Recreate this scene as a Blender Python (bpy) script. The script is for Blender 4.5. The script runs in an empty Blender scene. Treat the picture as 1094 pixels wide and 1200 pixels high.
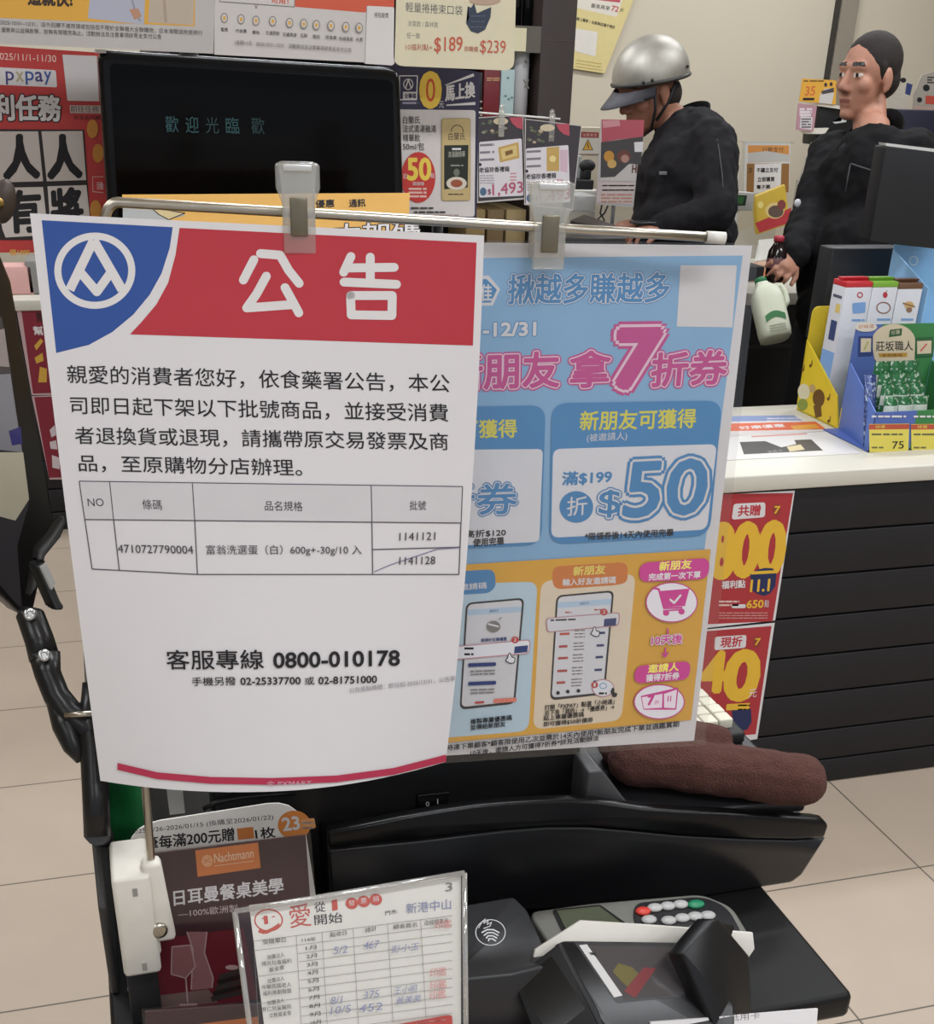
import bpy, bmesh, math, random
import numpy as np
from mathutils import Vector, Matrix
R = random.Random(4)
SC = bpy.context.scene
COL = SC.collection

# ------------------------------------------------------------------ camera
FPX, CX, CY, EYE = 1422.56, 547.0, 885.87, 1.65
PITCH, ROLL, YAW = 0.5188, -0.0357, 0.3015
_cp, _sp, _cr, _sr, _c, _s = math.cos(PITCH), math.sin(PITCH), math.cos(ROLL), math.sin(ROLL), math.cos(YAW), math.sin(YAW)
_M = np.array([[_c, _s, 0], [-_s, _c, 0], [0, 0, 1]]) @ np.array([[1, 0, 0], [0, _cp, _sp], [0, -_sp, _cp]]) @ np.array([[_cr, 0, _sr], [0, 1, 0], [-_sr, 0, _cr]])
CAMP = np.array([0, 0, EYE])
cam = bpy.data.cameras.new('camera'); camo = bpy.data.objects.new('camera', cam); COL.objects.link(camo)
m4 = Matrix.Identity(4)
for i in range(3):
    m4[i][0] = _M[i][0]; m4[i][1] = _M[i][2]; m4[i][2] = -_M[i][1]; m4[i][3] = CAMP[i]
camo.matrix_world = m4
cam.sensor_fit = 'HORIZONTAL'; cam.sensor_width = 36; cam.lens = 36 * FPX / 1094
cam.shift_x = 0; cam.shift_y = (CY - 600) / 1094; cam.clip_start = 0.02
SC.camera = camo

# ------------------------------------------------------------------ light and exposure
SC.view_settings.view_transform = 'Standard'; SC.view_settings.look = 'None'
SC.view_settings.gamma = 1; SC.view_settings.use_curve_mapping = False
SC.view_settings.exposure = 0.16
w = bpy.data.worlds.new('store_ambient'); SC.world = w; w.use_nodes = True
w.node_tree.nodes['Background'].inputs[0].default_value = (0.843, 0.905, 1.0, 1)
w.node_tree.nodes['Background'].inputs[1].default_value = 0.5
LAMP_POWER = 21
LAMPS = [(x, y) for y in (-2.0, -0.2, 1.6, 3.4, 5.0) for x in (-1.6, 0.7, 3.0)]
for lx, ly in LAMPS:
    l = bpy.data.lights.new('ceiling_lamp', 'AREA'); l.shape = 'RECTANGLE'; l.size = 1.2; l.size_y = 0.25
    l.energy = LAMP_POWER * (0.55 if lx < -1 else 1.0); l.color = (0.88, 0.93, 1.0)
    o = bpy.data.objects.new('ceiling_lamp_light', l); COL.objects.link(o); o.location = (lx, ly, 2.93)

# ------------------------------------------------------------------ photograph pixel -> world point
def ray(u, v): return _M @ np.array([(u - CX) / FPX, 1, -(v - CY) / FPX])
def onX(u, v, X): d = ray(u, v); return CAMP + d * (X / d[0])
def onY(u, v, Y): d = ray(u, v); return CAMP + d * (Y / d[1])
def onZ(u, v, Z): d = ray(u, v); return CAMP + d * ((Z - EYE) / d[2])
def dep(u, v, D): return CAMP + ray(u, v) * D

# ------------------------------------------------------------------ materials
def lin(c):
    if isinstance(c, str):
        c = c.lstrip('#'); c = [int(c[i:i + 2], 16) for i in (0, 2, 4)]
    return [(x / 255 / 12.92 if x / 255 <= 0.04045 else ((x / 255 + 0.055) / 1.055) ** 2.4) for x in c]
_mats = {}
def M(c, rough=0.6, metal=0.0, noise=0.05, scale=40, bump=0.0, emit=0, spec=0.4):
    key = (c, rough, metal, noise, scale, bump, emit, spec)
    if key in _mats: return _mats[key]
    m = bpy.data.materials.new('surface_' + str(len(_mats))); m.use_nodes = True
    nt = m.node_tree; b = nt.nodes['Principled BSDF']; L = lin(c)
    b.inputs['Roughness'].default_value = rough; b.inputs['Metallic'].default_value = metal
    b.inputs['Specular IOR Level'].default_value = spec
    tc = nt.nodes.new('ShaderNodeTexCoord'); nz = nt.nodes.new('ShaderNodeTexNoise'); nz.inputs['Scale'].default_value = scale
    nz.inputs['Detail'].default_value = 4
    nt.links.new(tc.outputs['Object'], nz.inputs['Vector'])
    mx = nt.nodes.new('ShaderNodeMix'); mx.data_type = 'RGBA'
    mx.inputs['A'].default_value = (*[x * (1 - noise) for x in L], 1); mx.inputs['B'].default_value = (*[min(1, x * (1 + noise)) for x in L], 1)
    nt.links.new(nz.outputs['Fac'], mx.inputs['Factor']); nt.links.new(mx.outputs['Result'], b.inputs['Base Color'])
    if bump:
        bp = nt.nodes.new('ShaderNodeBump'); bp.inputs['Strength'].default_value = bump; bp.inputs['Distance'].default_value = 0.004
        nt.links.new(nz.outputs['Fac'], bp.inputs['Height']); nt.links.new(bp.outputs['Normal'], b.inputs['Normal'])
    if emit:
        b.inputs['Emission Color'].default_value = (*L, 1); b.inputs['Emission Strength'].default_value = emit
    _mats[key] = m; return m
def clear(name, tint=(0.93, 0.94, 0.93), gloss=0.1, rough=0.08, diff=0.0):
    if name in _mats: return _mats[name]
    m = bpy.data.materials.new(name); m.use_nodes = True; nt = m.node_tree; nt.nodes.clear()
    out = nt.nodes.new('ShaderNodeOutputMaterial'); t = nt.nodes.new('ShaderNodeBsdfTransparent'); g = nt.nodes.new('ShaderNodeBsdfGlossy')
    d = nt.nodes.new('ShaderNodeBsdfDiffuse'); d.inputs[0].default_value = (0.7, 0.69, 0.66, 1)
    nz = nt.nodes.new('ShaderNodeTexNoise'); nz.inputs['Scale'].default_value = 60
    mr = nt.nodes.new('ShaderNodeMapRange'); mr.inputs[3].default_value = gloss * 0.6; mr.inputs[4].default_value = gloss * 1.4
    nt.links.new(nz.outputs['Fac'], mr.inputs[0])
    t.inputs[0].default_value = (*tint, 1); g.inputs['Roughness'].default_value = rough
    x0 = nt.nodes.new('ShaderNodeMixShader'); x0.inputs[0].default_value = diff
    nt.links.new(t.outputs[0], x0.inputs[1]); nt.links.new(d.outputs[0], x0.inputs[2])
    x1 = nt.nodes.new('ShaderNodeMixShader'); nt.links.new(mr.outputs[0], x1.inputs[0])
    nt.links.new(x0.outputs[0], x1.inputs[1]); nt.links.new(g.outputs[0], x1.inputs[2]); nt.links.new(x1.outputs[0], out.inputs[0])
    _mats[name] = m; return m
BLACK = M('#121214', 0.32, noise=0.1); GLOSS = M('#0a0a0b', 0.12, noise=0.1, spec=0.5); MATT = M('#1d1d1f', 0.6, noise=0.1)
GREY = M('#77756f', 0.45); STEEL = M('#b9b2a4', 0.28, 1.0, 0.12, 90); CLEAR = clear('clear_plastic')
CLIPM = clear('frosted_clip_plastic', (0.9, 0.89, 0.85), 0.12, 0.12, 0.2); WHITE = '#d6d2d2'

# ------------------------------------------------------------------ object helpers
def tag(o, label=None, cat=None, group=None, kind=None):
    if label: o['label'] = label
    if cat: o['category'] = cat
    if group: o['group'] = group
    if kind: o['kind'] = kind
    return o
def thing(name, loc, label, cat, group=None):
    o = bpy.data.objects.new(name, None); COL.objects.link(o); o.location = [float(x) for x in loc]
    o.empty_display_size = 0.05
    return tag(o, label, cat, group)
def wloc(o):
    v = Vector((0, 0, 0))
    while o: v = v + o.location; o = o.parent
    return v
class B:
    """collects shapes in world space into one mesh"""
    def __init__(s): s.bm = bmesh.new(); s.mats = []
    def mi(s, m):
        if m not in s.mats: s.mats.append(m)
        return s.mats.index(m)
    def face(s, pts, m):
        try: f = s.bm.faces.new([s.bm.verts.new(Vector([float(a) for a in p])) for p in pts]); f.material_index = s.mi(m); return f
        except ValueError: return None
    def mesh(s, verts, faces, m, smooth=False):
        i = s.mi(m); vs = [s.bm.verts.new(v) for v in verts]
        for f in faces:
            try: q = s.bm.faces.new([vs[k] for k in f]); q.material_index = i; q.smooth = smooth
            except ValueError: pass
    def prism(s, poly, vec, m, bevel=0, seg=2):
        """extrude a 3D polygon by a vector"""
        b = bmesh.new(); vec = Vector([float(a) for a in vec])
        v0 = [b.verts.new(Vector([float(a) for a in p])) for p in poly]; v1 = [b.verts.new(v.co + vec) for v in v0]; n = len(poly)
        b.faces.new(v0); b.faces.new(v1[::-1])
        for i in range(n): b.faces.new([v0[(i + 1) % n], v0[i], v1[i], v1[(i + 1) % n]])
        s._take(b, m, bevel, seg)
    def _take(s, b, m, bevel=0, seg=2, smooth=False):
        bmesh.ops.recalc_face_normals(b, faces=b.faces[:])
        if bevel: bmesh.ops.bevel(b, geom=[e for e in b.edges if e.calc_face_angle(0) > 0.5], offset=bevel, segments=seg, affect='EDGES', profile=0.5)
        b.verts.index_update()
        s.mesh([v.co.copy() for v in b.verts], [[v.index for v in f.verts] for f in b.faces], m, smooth or bevel > 0)
        b.free()
    def box(s, lo, hi, m, bevel=0, rot=None):
        x0, y0, z0 = lo; x1, y1, z1 = hi
        P = [(x0, y0, z0), (x1, y0, z0), (x1, y1, z0), (x0, y1, z0)]
        if rot is None: return s.prism(P, (0, 0, z1 - z0), m, bevel)
        c = Vector(((x0 + x1) / 2, (y0 + y1) / 2, (z0 + z1) / 2))
        s.prism([rot @ (Vector(p) - c) + c for p in P], rot @ Vector((0, 0, z1 - z0)), m, bevel)
    def tube(s, pts, r, m, n=12, caps=True):
        pts = [Vector([float(a) for a in p]) for p in pts]; rr = r if isinstance(r, (list, tuple)) else [r] * len(pts)
        i = s.mi(m); rings = []; t0 = (pts[1] - pts[0]).normalized(); up = t0.orthogonal().normalized()
        for k, p in enumerate(pts):
            t = (pts[min(k + 1, len(pts) - 1)] - pts[max(k - 1, 0)]).normalized()
            up = (up - t * up.dot(t)).normalized(); sd = t.cross(up)
            rings.append([s.bm.verts.new(p + (up * math.cos(a) + sd * math.sin(a)) * rr[k]) for a in [2 * math.pi * j / n for j in range(n)]])
        for a, b in zip(rings, rings[1:]):
            for j in range(n):
                f = s.bm.faces.new([a[j], a[(j + 1) % n], b[(j + 1) % n], b[j]]); f.smooth = True; f.material_index = i
        if caps:
            for q in (rings[0][::-1], rings[-1]): s.bm.faces.new(q).material_index = i
    def lathe(s, base, axis, prof, m, n=24):
        """prof: (radius, height) pairs along the axis; several materials allowed as a third value"""
        base = Vector([float(a) for a in base]); t = Vector([float(a) for a in axis]).normalized(); up = t.orthogonal().normalized(); sd = t.cross(up); rings = []
        for q in prof: rings.append([s.bm.verts.new(base + t * q[1] + (up * math.cos(a) + sd * math.sin(a)) * max(q[0], 1e-4)) for a in [2 * math.pi * j / n for j in range(n)]])
        for k, (a, b) in enumerate(zip(rings, rings[1:])):
            i = s.mi(prof[k][2] if len(prof[k]) > 2 else m)
            for j in range(n):
                f = s.bm.faces.new([a[j], a[(j + 1) % n], b[(j + 1) % n], b[j]]); f.smooth = True; f.material_index = i
        i = s.mi(m)
        for q in (rings[0][::-1], rings[-1]): s.bm.faces.new(q).material_index = i
    def ell(s, c, r, m, rot=None, sub=3):
        b = bmesh.new(); bmesh.ops.create_icosphere(b, subdivisions=sub, radius=1)
        for v in b.verts:
            q = Vector((v.co.x * r[0], v.co.y * r[1], v.co.z * r[2])); v.co = (rot @ q if rot else q) + Vector([float(a) for a in c])
        s._take(b, m, smooth=True)
    def build(s, name, parent=None, base=None):
        me = bpy.data.meshes.new(name)
        vs = [v.co for v in s.bm.verts]
        if parent is not None: o0 = wloc(parent)
        elif base is not None: o0 = Vector([float(a) for a in base])
        else:
            lo = [min(v[i] for v in vs) for i in range(3)]; hi = [max(v[i] for v in vs) for i in range(3)]
            o0 = Vector(((lo[0] + hi[0]) / 2, (lo[1] + hi[1]) / 2, lo[2]))
        for v in s.bm.verts: v.co -= o0
        s.bm.normal_update(); s.bm.to_mesh(me); s.bm.free()
        for m in s.mats: me.materials.append(m)
        o = bpy.data.objects.new(name, me); COL.objects.link(o)
        if parent is not None: o.parent = parent
        else: o.location = o0
        return o
def boxo(name, lo, hi, m, parent=None, bevel=0, **k):
    b = B(); b.box(lo, hi, m, bevel); return tag(b.build(name, parent), **k)
def rounded(P, r, n=5):
    """round the corners of a 2D/3D polygon"""
    P = [np.array(p, float) for p in P]; out = []
    for i, p in enumerate(P):
        a = P[i - 1] - p; c = P[(i + 1) % len(P)] - p; la, lc = np.linalg.norm(a), np.linalg.norm(c)
        d = min(r, la * 0.49, lc * 0.49); p0 = p + a / la * d; p1 = p + c / lc * d
        for k in range(n + 1):
            t = k / n; out.append((1 - t) ** 2 * p0 + 2 * t * (1 - t) * p + t * t * p1)
    return out

# ------------------------------------------------------------------ lettering and printed sheets
_fc = bpy.data.curves.new('lettering', 'FONT'); _fo = bpy.data.objects.new('lettering', _fc); _fcache = {}
def glyphs(s, off=0.0):
    k = (s, off)
    if k not in _fcache:
        COL.objects.link(_fo) if _fo.name not in COL.objects else None
        _fc.body = s; _fc.offset = off; _fc.resolution_u = 3
        me = bpy.data.meshes.new_from_object(_fo)
        n = len(me.vertices); co = np.zeros(n * 3); me.vertices.foreach_get('co', co)
        _fcache[k] = (co.reshape(-1, 3)[:, :2], [list(p.vertices) for p in me.polygons]); bpy.data.meshes.remove(me)
    return _fcache[k]
class Sheet:
    """a printed sheet: corner pixels TL TR BR BL on a plane; everything printed on it lies on that plane"""
    def __init__(s, corners, O, A, Bv, thick, base, eps=0.00003, radius=0, surf=None, grid=None):
        s.c = [np.array(p, float) for p in corners]; s.O = np.array(O, float)
        n = np.cross(A, Bv); n = n / np.linalg.norm(n)
        if n @ (CAMP - s.O) < 0: n = -n
        s.n = n; s.eps = eps; s.k = 1; s.ox, s.oy, s.sc = 0, 0, 1; s.surf = surf; s.grid = grid; s.b = B(); s.thick = thick
        if base is not None:
            P = s.c if not radius else rounded(s.c, radius)
            pts = [s.pt(*p) for p in P]
            s.b.prism(pts, -n * thick, base)
    def crop(s, x0, y0, sc): s.ox, s.oy, s.sc = x0, y0, sc; return s
    def K(s, p): return np.array([s.ox + p[0] * s.sc, s.oy + p[1] * s.sc])
    def pt(s, u, v, L=0):
        d = ray(u, v); return CAMP + d * ((s.O - CAMP) @ s.n / (d @ s.n)) + s.n * (L * s.eps)
    def pts(s, A, L):
        if s.surf is not None: return s.surf(np.asarray(A), L * s.eps)
        A = np.asarray(A, float); D = _M @ np.stack([(A[:, 0] - CX) / FPX, np.ones(len(A)), -(A[:, 1] - CY) / FPX])
        return (CAMP[:, None] + D * ((s.O - CAMP) @ s.n / (s.n @ D)) + s.n[:, None] * (L * s.eps)).T
    def add(s, V, F, m, L):
        if s.grid:
            b = bmesh.new(); vs = [b.verts.new((x, y, 0)) for x, y in V]
            for f in F:
                try: b.faces.new([vs[i] for i in f])
                except ValueError: pass
            V = np.array(V); lo, hi = V.min(0), V.max(0)
            for ax in (0, 1):
                g = math.floor(lo[ax] / s.grid) * s.grid + s.grid
                while g < hi[ax]:
                    no = (1, 0, 0) if ax == 0 else (0, 1, 0); co = (g, 0, 0) if ax == 0 else (0, g, 0)
                    bmesh.ops.bisect_plane(b, geom=b.verts[:] + b.edges[:] + b.faces[:], plane_co=co, plane_no=no); g += s.grid
            b.verts.index_update(); V = [(v.co.x, v.co.y) for v in b.verts]; F = [[v.index for v in f.verts] for f in b.faces]; b.free()
        P = s.pts(V, L); i = s.b.mi(m); vs = [s.b.bm.verts.new(p) for p in P]
        for f in F:
            try: q = s.b.bm.faces.new([vs[k] for k in f]); q.material_index = i
            except ValueError: pass
    def poly(s, P, m, L=None, raw=False, r=0):
        s.k += 1; P = [np.array(p, float) if raw else s.K(p) for p in P]
        if r: P = rounded(P, r * (1 if raw else s.sc))
        if s.grid or len(P) > 4:
            b = bmesh.new(); f = b.faces.new([b.verts.new((*p, 0)) for p in P]); bmesh.ops.triangulate(b, faces=[f]); b.verts.index_update()
            V = [(v.co.x, v.co.y) for v in b.verts]; F = [[v.index for v in f.verts] for f in b.faces]; b.free()
        else: V, F = P, [list(range(len(P)))]
        s.add(V, F, m, L or s.k); return s
    def up(s, p):
        t = min(1, max(0, (p[0] - s.c[0][0]) / max(1, s.c[1][0] - s.c[0][0])))
        v = (1 - t) * (s.c[0] - s.c[3]) + t * (s.c[1] - s.c[2]); return v / np.linalg.norm(v)
    def rect(s, x0, y0, x1, y1, m, slope=0.0, r=0, L=None):
        """upright rectangle: top edge from (x0,y0) to x1 with a slope, sides along the sheet's own sides"""
        a, b = s.K((x0, y0)), s.K((x1, y0 + (x1 - x0) * slope)); h = (y1 - y0) * s.sc
        ua, ub = s.up(a), s.up(b)
        return s.poly([a, b, b - ub * h, a - ua * h], m, L, True, r * s.sc)
    def circ(s, x, y, rx, ry, m, n=28, L=None, a0=0, a1=2 * math.pi):
        return s.poly([(x + rx * math.cos(a0 + (a1 - a0) * k / n), y + ry * math.sin(a0 + (a1 - a0) * k / n)) for k in range(n)], m, L)
    def ring(s, x, y, rx, ry, wd, m, n=40):
        V, F = [], []
        for k in range(n):
            a = 2 * math.pi * k / n
            V += [s.K((x + rx * math.cos(a), y + ry * math.sin(a))), s.K((x + (rx - wd) * math.cos(a), y + (ry - wd) * math.sin(a)))]
            j = (k + 1) % n; F.append([2 * k, 2 * k + 1, 2 * j + 1, 2 * j])
        s.k += 1; s.add(V, F, m, s.k); return s
    def line(s, P, wd, m, cap=False, close=False):
        s.k += 1; P = [s.K(p) for p in P]; wd *= s.sc; V, F = [], []
        if close: P = P + [P[0]]
        for a, b in zip(P, P[1:]):
            d = b - a; ln = np.linalg.norm(d)
            if ln < 1e-6: continue
            d = d / ln; nn = np.array([-d[1], d[0]]) * wd / 2; i = len(V); V += [a + nn, b + nn, b - nn, a - nn]; F.append([i, i + 1, i + 2, i + 3])
        s.add(V, F, m, s.k)
        if cap:
            V, F = [], []
            for p in P:
                i = len(V); V += [p + wd / 2 * np.array([math.cos(a), math.sin(a)]) for a in [2 * math.pi * k / 14 for k in range(14)]]; F.append(list(range(i, i + 14)))
            s.add(V, F, m, s.k + 0.3)
        return s
    def T(s, txt, x0, y0, x1, y1, h, m, off=0.0, out=None, shear=0.0):
        """lettering whose inked baseline runs from (x0,y0) to (x1,y1), h high; out = [(offset, material), ...] strokes behind it"""
        p0, p1 = s.K((x0, y0)), s.K((x1, y1)); h *= s.sc; s.k += 1
        V0, _ = glyphs(txt, 0.0)
        if not len(V0): return s
        lo, hi = V0.min(0), V0.max(0); ax = (p1 - p0) / (hi[0] - lo[0]); u = s.up((p0 + p1) / 2); ay = u * h / (hi[1] - lo[1])
        ay = ay + (p1 - p0) / np.linalg.norm(p1 - p0) * shear * np.linalg.norm(ay)
        for o_, m_ in (out or []) + [(off, m)]:
            V, F = glyphs(txt, 0.0)
            Q = p0 + np.outer(V[:, 0] - lo[0], ax) + np.outer(V[:, 1] - lo[1], ay); em = np.linalg.norm(ay); lx = np.linalg.norm(ax)
            if o_ > 0:
                nd = 4 if o_ < 0.02 else 8 if o_ < 0.06 else 12
                for j in range(nd):
                    a_ = 2 * math.pi * (j + 0.5) / nd
                    s.add(Q + np.array([math.cos(a_), math.sin(a_)]) * o_ * em, F, m_, s.k + j * 0.07)
            else: s.add(Q, F, m_, s.k)
            s.k += 1
        return s
    def lines(s, x0, y0, x1, y1, n, h, m, slope=0.0):
        """rows of print too small to read, as thin broken bars"""
        for i in range(n):
            y = y0 + (y1 - y0) * i / max(1, n - 1); x = x0
            while x < x1 - 1:
                d = min(x1, x + R.uniform(2, 7) * h); yy = y + (x - x0) * slope
                s.rect(x, yy, d, yy + h, m, slope, L=s.k); s.k -= 1; x = d + h * R.uniform(0.3, 0.9)
        s.k += 1; return s
    def build(s, name, parent=None, **k): return tag(s.b.build(name, parent), **k)
def xsheet(corners, O, yaw=0.0, lean=0.0, thick=0.002, base=None, **k):
    """a sheet whose level edges run along X turned by yaw, leaning back by lean"""
    A = np.array([math.cos(yaw), math.sin(yaw), 0]); N = np.array([-math.sin(yaw), math.cos(yaw), 0])
    return Sheet(corners, O, A, np.array([0, 0, 1]) * math.cos(lean) + N * math.sin(lean), thick, base, **k)
PAPER = M(WHITE, 0.7, noise=0.02); INK = M('#1f1d20', 0.7); RED = M('#b3323e', 0.6); BLUE = M('#2d4f94', 0.6); SILVERW = M('#d8d4d2', 0.6, noise=0.02)

# ================================================================== THE SETTING
b = B(); b.face([(-5, -4, 0), (7, -4, 0), (7, 7.5, 0), (-5, 7.5, 0)], None) if False else None
def floor_material():
    m = bpy.data.materials.new('floor_tiles'); m.use_nodes = True; nt = m.node_tree; bs = nt.nodes['Principled BSDF']
    tc = nt.nodes.new('ShaderNodeTexCoord'); mp = nt.nodes.new('ShaderNodeMapping'); br = nt.nodes.new('ShaderNodeTexBrick')
    T = 0.4410; mp.inputs['Location'].default_value = (-4.0134 * T, -4.5154 * T, 0)
    br.offset = 0; br.inputs['Scale'].default_value = 1; br.inputs['Brick Width'].default_value = T; br.inputs['Row Height'].default_value = T
    br.inputs['Mortar Size'].default_value = 0.0022; br.inputs['Mortar Smooth'].default_value = 0.1; br.inputs['Bias'].default_value = -0.3
    for n_, c in (('Color1', '#b7a796'), ('Color2', '#b3a392'), ('Mortar', '#5a5449')): br.inputs[n_].default_value = (*lin(c), 1)
    nz = nt.nodes.new('ShaderNodeTexNoise'); nz.inputs['Scale'].default_value = 7; nz.inputs['Detail'].default_value = 6
    mr = nt.nodes.new('ShaderNodeMapRange'); mr.inputs[3].default_value = 0.93; mr.inputs[4].default_value = 1.05
    mx = nt.nodes.new('ShaderNodeMix'); mx.data_type = 'RGBA'; mx.blend_type = 'MULTIPLY'; mx.inputs['Factor'].default_value = 1
    nt.links.new(tc.outputs['Object'], mp.inputs[0]); nt.links.new(mp.outputs[0], br.inputs[0]); nt.links.new(tc.outputs['Object'], nz.inputs[0])
    nt.links.new(nz.outputs[0], mr.inputs[0]); nt.links.new(br.outputs[0], mx.inputs['A']); nt.links.new(mr.outputs[0], mx.inputs['B'])
    nt.links.new(mx.outputs['Result'], bs.inputs['Base Color']); bs.inputs['Roughness'].default_value = 0.45
    return m
def structure(name, lo, hi, m):
    b = B(); b.box(lo, hi, m); return tag(b.build(name, base=(0, 0, 0)), kind='structure')
structure('floor', (-5, -4, -0.1), (7, 7.5, 0), floor_material())
WALL = M('#c6bca9', 0.8, noise=0.03, scale=3)
structure('wall_back', (-5, 6.0, 0), (7, 6.15, 3.2), WALL)
structure('wall_left', (-5.1, -4, 0), (-5, 6.0, 3.2), WALL)
structure('wall_right', (7, -4, 0), (7.1, 6.0, 3.2), WALL)
structure('ceiling', (-5.1, -4, 3.0), (7.1, 6.15, 3.1), M('#d9d5cb', 0.8))
p = onY(984, 0, 5.98); q = onY(968.7, 92.7, 5.98)
b = B(); b.box((p[0] + 0.0, 5.955, 0), (p[0] + 0.09, 6.0, 3.0), M('#8d8577', 0.5)); b.box((p[0] - 0.012, 5.965, 0), (p[0], 6.0, 3.0), M('#37332f', 0.6))
tag(b.build('trim_1', base=(0, 0, 0)), kind='structure')
for lx, ly in LAMPS:
    t = thing('ceiling_light', (lx, ly, 2.94), 'recessed white ceiling light panel above the store', 'ceiling light', 'ceiling lights')
    boxo('housing', (lx - 0.62, ly - 0.15, 2.945), (lx + 0.62, ly + 0.15, 3.0), M('#e8e6e0', 0.5), t)
    boxo('diffuser', (lx - 0.6, ly - 0.125, 2.935), (lx + 0.6, ly + 0.125, 2.945), M('#fff6e6', 0.5, emit=2.5), t)

# ================================================================== COUNTERS
def counter(name, x0, x1, y0, depth, label, bot=0.825, top=0.862, planks=7):
    t = thing(name, ((x0 + x1) / 2, y0 + depth / 2, 0), label, 'counter')
    boxo('carcass', (x0, y0 + 0.012, 0.0), (x1, y0 + depth, bot), MATT, t)
    hs = [0, 0.073, 0.165, 0.278, 0.386, 0.494, 0.602, 0.713, bot]
    for a, c in zip(hs, hs[1:]): boxo('front_plank', (x0, y0, a + 0.003), (x1, y0 + 0.014, c - 0.003), M('#1f1e20', 0.5, noise=0.12, scale=12, spec=0.3), t, 0.0015)
    boxo('countertop', (x0 - 0.01, y0 - 0.012, bot), (x1 + 0.01, y0 + depth + 0.01, top), M('#c9c5b8', 0.35, noise=0.02), t, 0.003)
    return t
counter('checkout_counter', 1.16, 3.4, 2.403, 0.57, 'black planked checkout counter with a white top on the right')
counter('checkout_counter', -1.6, 0.75, 4.85, 0.5, 'black planked checkout counter with maroon posters at the far left')
# posters on the right counter front
POSTERY = 2.398
PR = M('#a93238', 0.55); PY = M('#e0b238', 0.55); PB = M('#232b54', 0.55)
s = xsheet([(820, 581), (931, 575), (908, 727), (818, 737)], onY(900, 650, POSTERY), thick=0.001, base=PAPER)
s.crop(800, 540, 0.3)
s.poly([(60, 130), (430, 126), (350, 627), (60, 640)], PR)
s.poly([(198, 168), (322, 162), (320, 220), (190, 230)], PAPER, r=12); s.T('共贈', 214, 217, 300, 213, 42, RED, 0.03)
s.circ(365, 192, 16, 24, M('#8d3b2e')); s.T('7', 355, 206, 376, 205, 28, PY, 0.03)
s.T('8', 110, 455, 186, 453, 205, PY, 0.045); s.T('00', 190, 452, 382, 442, 205, PY, 0.04)
s.poly([(262, 440), (290, 425), (320, 418), (350, 420), (365, 440), (360, 490), (340, 518), (315, 528), (290, 520), (268, 505)], PB)
s.T('11.1', 262, 512, 335, 508, 46, PY, 0.03); s.rect(265, 432, 366, 444, PY, -0.05)
s.T('福利點', 150, 500, 242, 495, 30, PAPER, 0.03); s.T('650', 248, 575, 312, 573, 30, PY, 0.03); s.T('點', 316, 572, 334, 571, 28, PAPER)
s.rect(190, 560, 245, 575, PAPER, r=6); s.lines(140, 546, 220, 560, 2, 7, M('#d9b9b0')); s.lines(140, 592, 330, 612, 3, 4, M('#c98f89'))
s.build('counter_poster', label='red poster with large yellow 800 on the black counter front, upper one', cat='poster', group='red price posters on the counter front')
s = xsheet([(815, 739), (907.5, 730), (887, 866), (800, 880)], onY(900, 650, POSTERY), thick=0.001, base=PAPER)
s.crop(800, 540, 0.3)
s.poly([(60, 668), (346, 645), (284, 1068), (40, 1090)], PR)
s.poly([(125, 688), (248, 680), (245, 730), (122, 740)], PAPER, r=10); s.T('現折', 145, 730, 228, 725, 40, RED, 0.03)
s.circ(288, 707, 15, 22, M('#8d3b2e')); s.T('7', 280, 720, 299, 719, 26, PY, 0.03)
s.T('4', 70, 900, 152, 898, 150, PY, 0.05); s.T('0', 158, 935, 278, 925, 185, PY, 0.05); s.T('元', 254, 926, 286, 922, 32, PAPER)
s.poly([(190, 975), (265, 970), (268, 1020), (250, 1050), (200, 1060)], PB); s.rect(170, 950, 262, 975, PY, -0.05, r=4); s.lines(215, 952, 262, 968, 2, 6, INK)
s.build('counter_poster', label='red poster with large yellow 40 on the black counter front, lower one', cat='poster', group='red price posters on the counter front')
# posters on the far left counter
DR = M('#7c2030', 0.5); PK = M('#b79a9c', 0.5)
Y4 = 4.845
s = xsheet([(18, 356), (75, 356), (90, 463), (37, 463)], onY(40, 400, Y4), thick=0.001, base=PK)
s.crop(0, 320, 0.26667); s.poly([(90, 140), (262, 140), (300, 525), (145, 530)], DR)
for q in ([(150, 320), (178, 288), (190, 300), (160, 340)], [(152, 372), (186, 350), (192, 385), (160, 398)], [(175, 412), (206, 420), (205, 480), (168, 480)]): s.poly(q, M('#c79d3c'))
s.T('開', 165, 215, 190, 215, 40, M('#3a1016'), 0.03); s.T('幫', 150, 272, 192, 272, 38, PAPER, 0.02)
s.build('counter_poster', label='maroon poster with gold blocks on the far left counter front', cat='poster', group='maroon posters on the far left counter')
s = xsheet([(37, 464), (95, 463), (105, 562), (58, 562)], onY(40, 400, Y4), thick=0.001, base=PK)
s.crop(0, 320, 0.26667); s.poly([(150, 545), (320, 540), (350, 895), (216, 900)], DR)
for q in ([(218, 690), (240, 668), (246, 712), (226, 722)], [(218, 742), (246, 735), (252, 775), (222, 772)], [(228, 800), (262, 812), (262, 862), (230, 855)]): s.poly(q, M('#c9bcc0'))
s.build('counter_poster', label='maroon poster with pale blocks on the far left counter front', cat='poster', group='maroon posters on the far left counter')
p = onZ(25, 340, 0.862); b = B(); b.box((p[0] - 0.25, 4.95, 0.863), (p[0] + 0.05, 5.05, 0.96), M('#d9a9a4', 0.6), 0.004)
tag(b.build('cardboard_box'), 'small pink box on the far left counter top', 'box')
p = onY(33, 325, 4.95); b = B(); b.box((p[0] - 0.005, 4.95, 0.863), (p[0] + 0.16, 5.1, 0.98), M('#8a8886', 0.5), 0.006)
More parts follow.
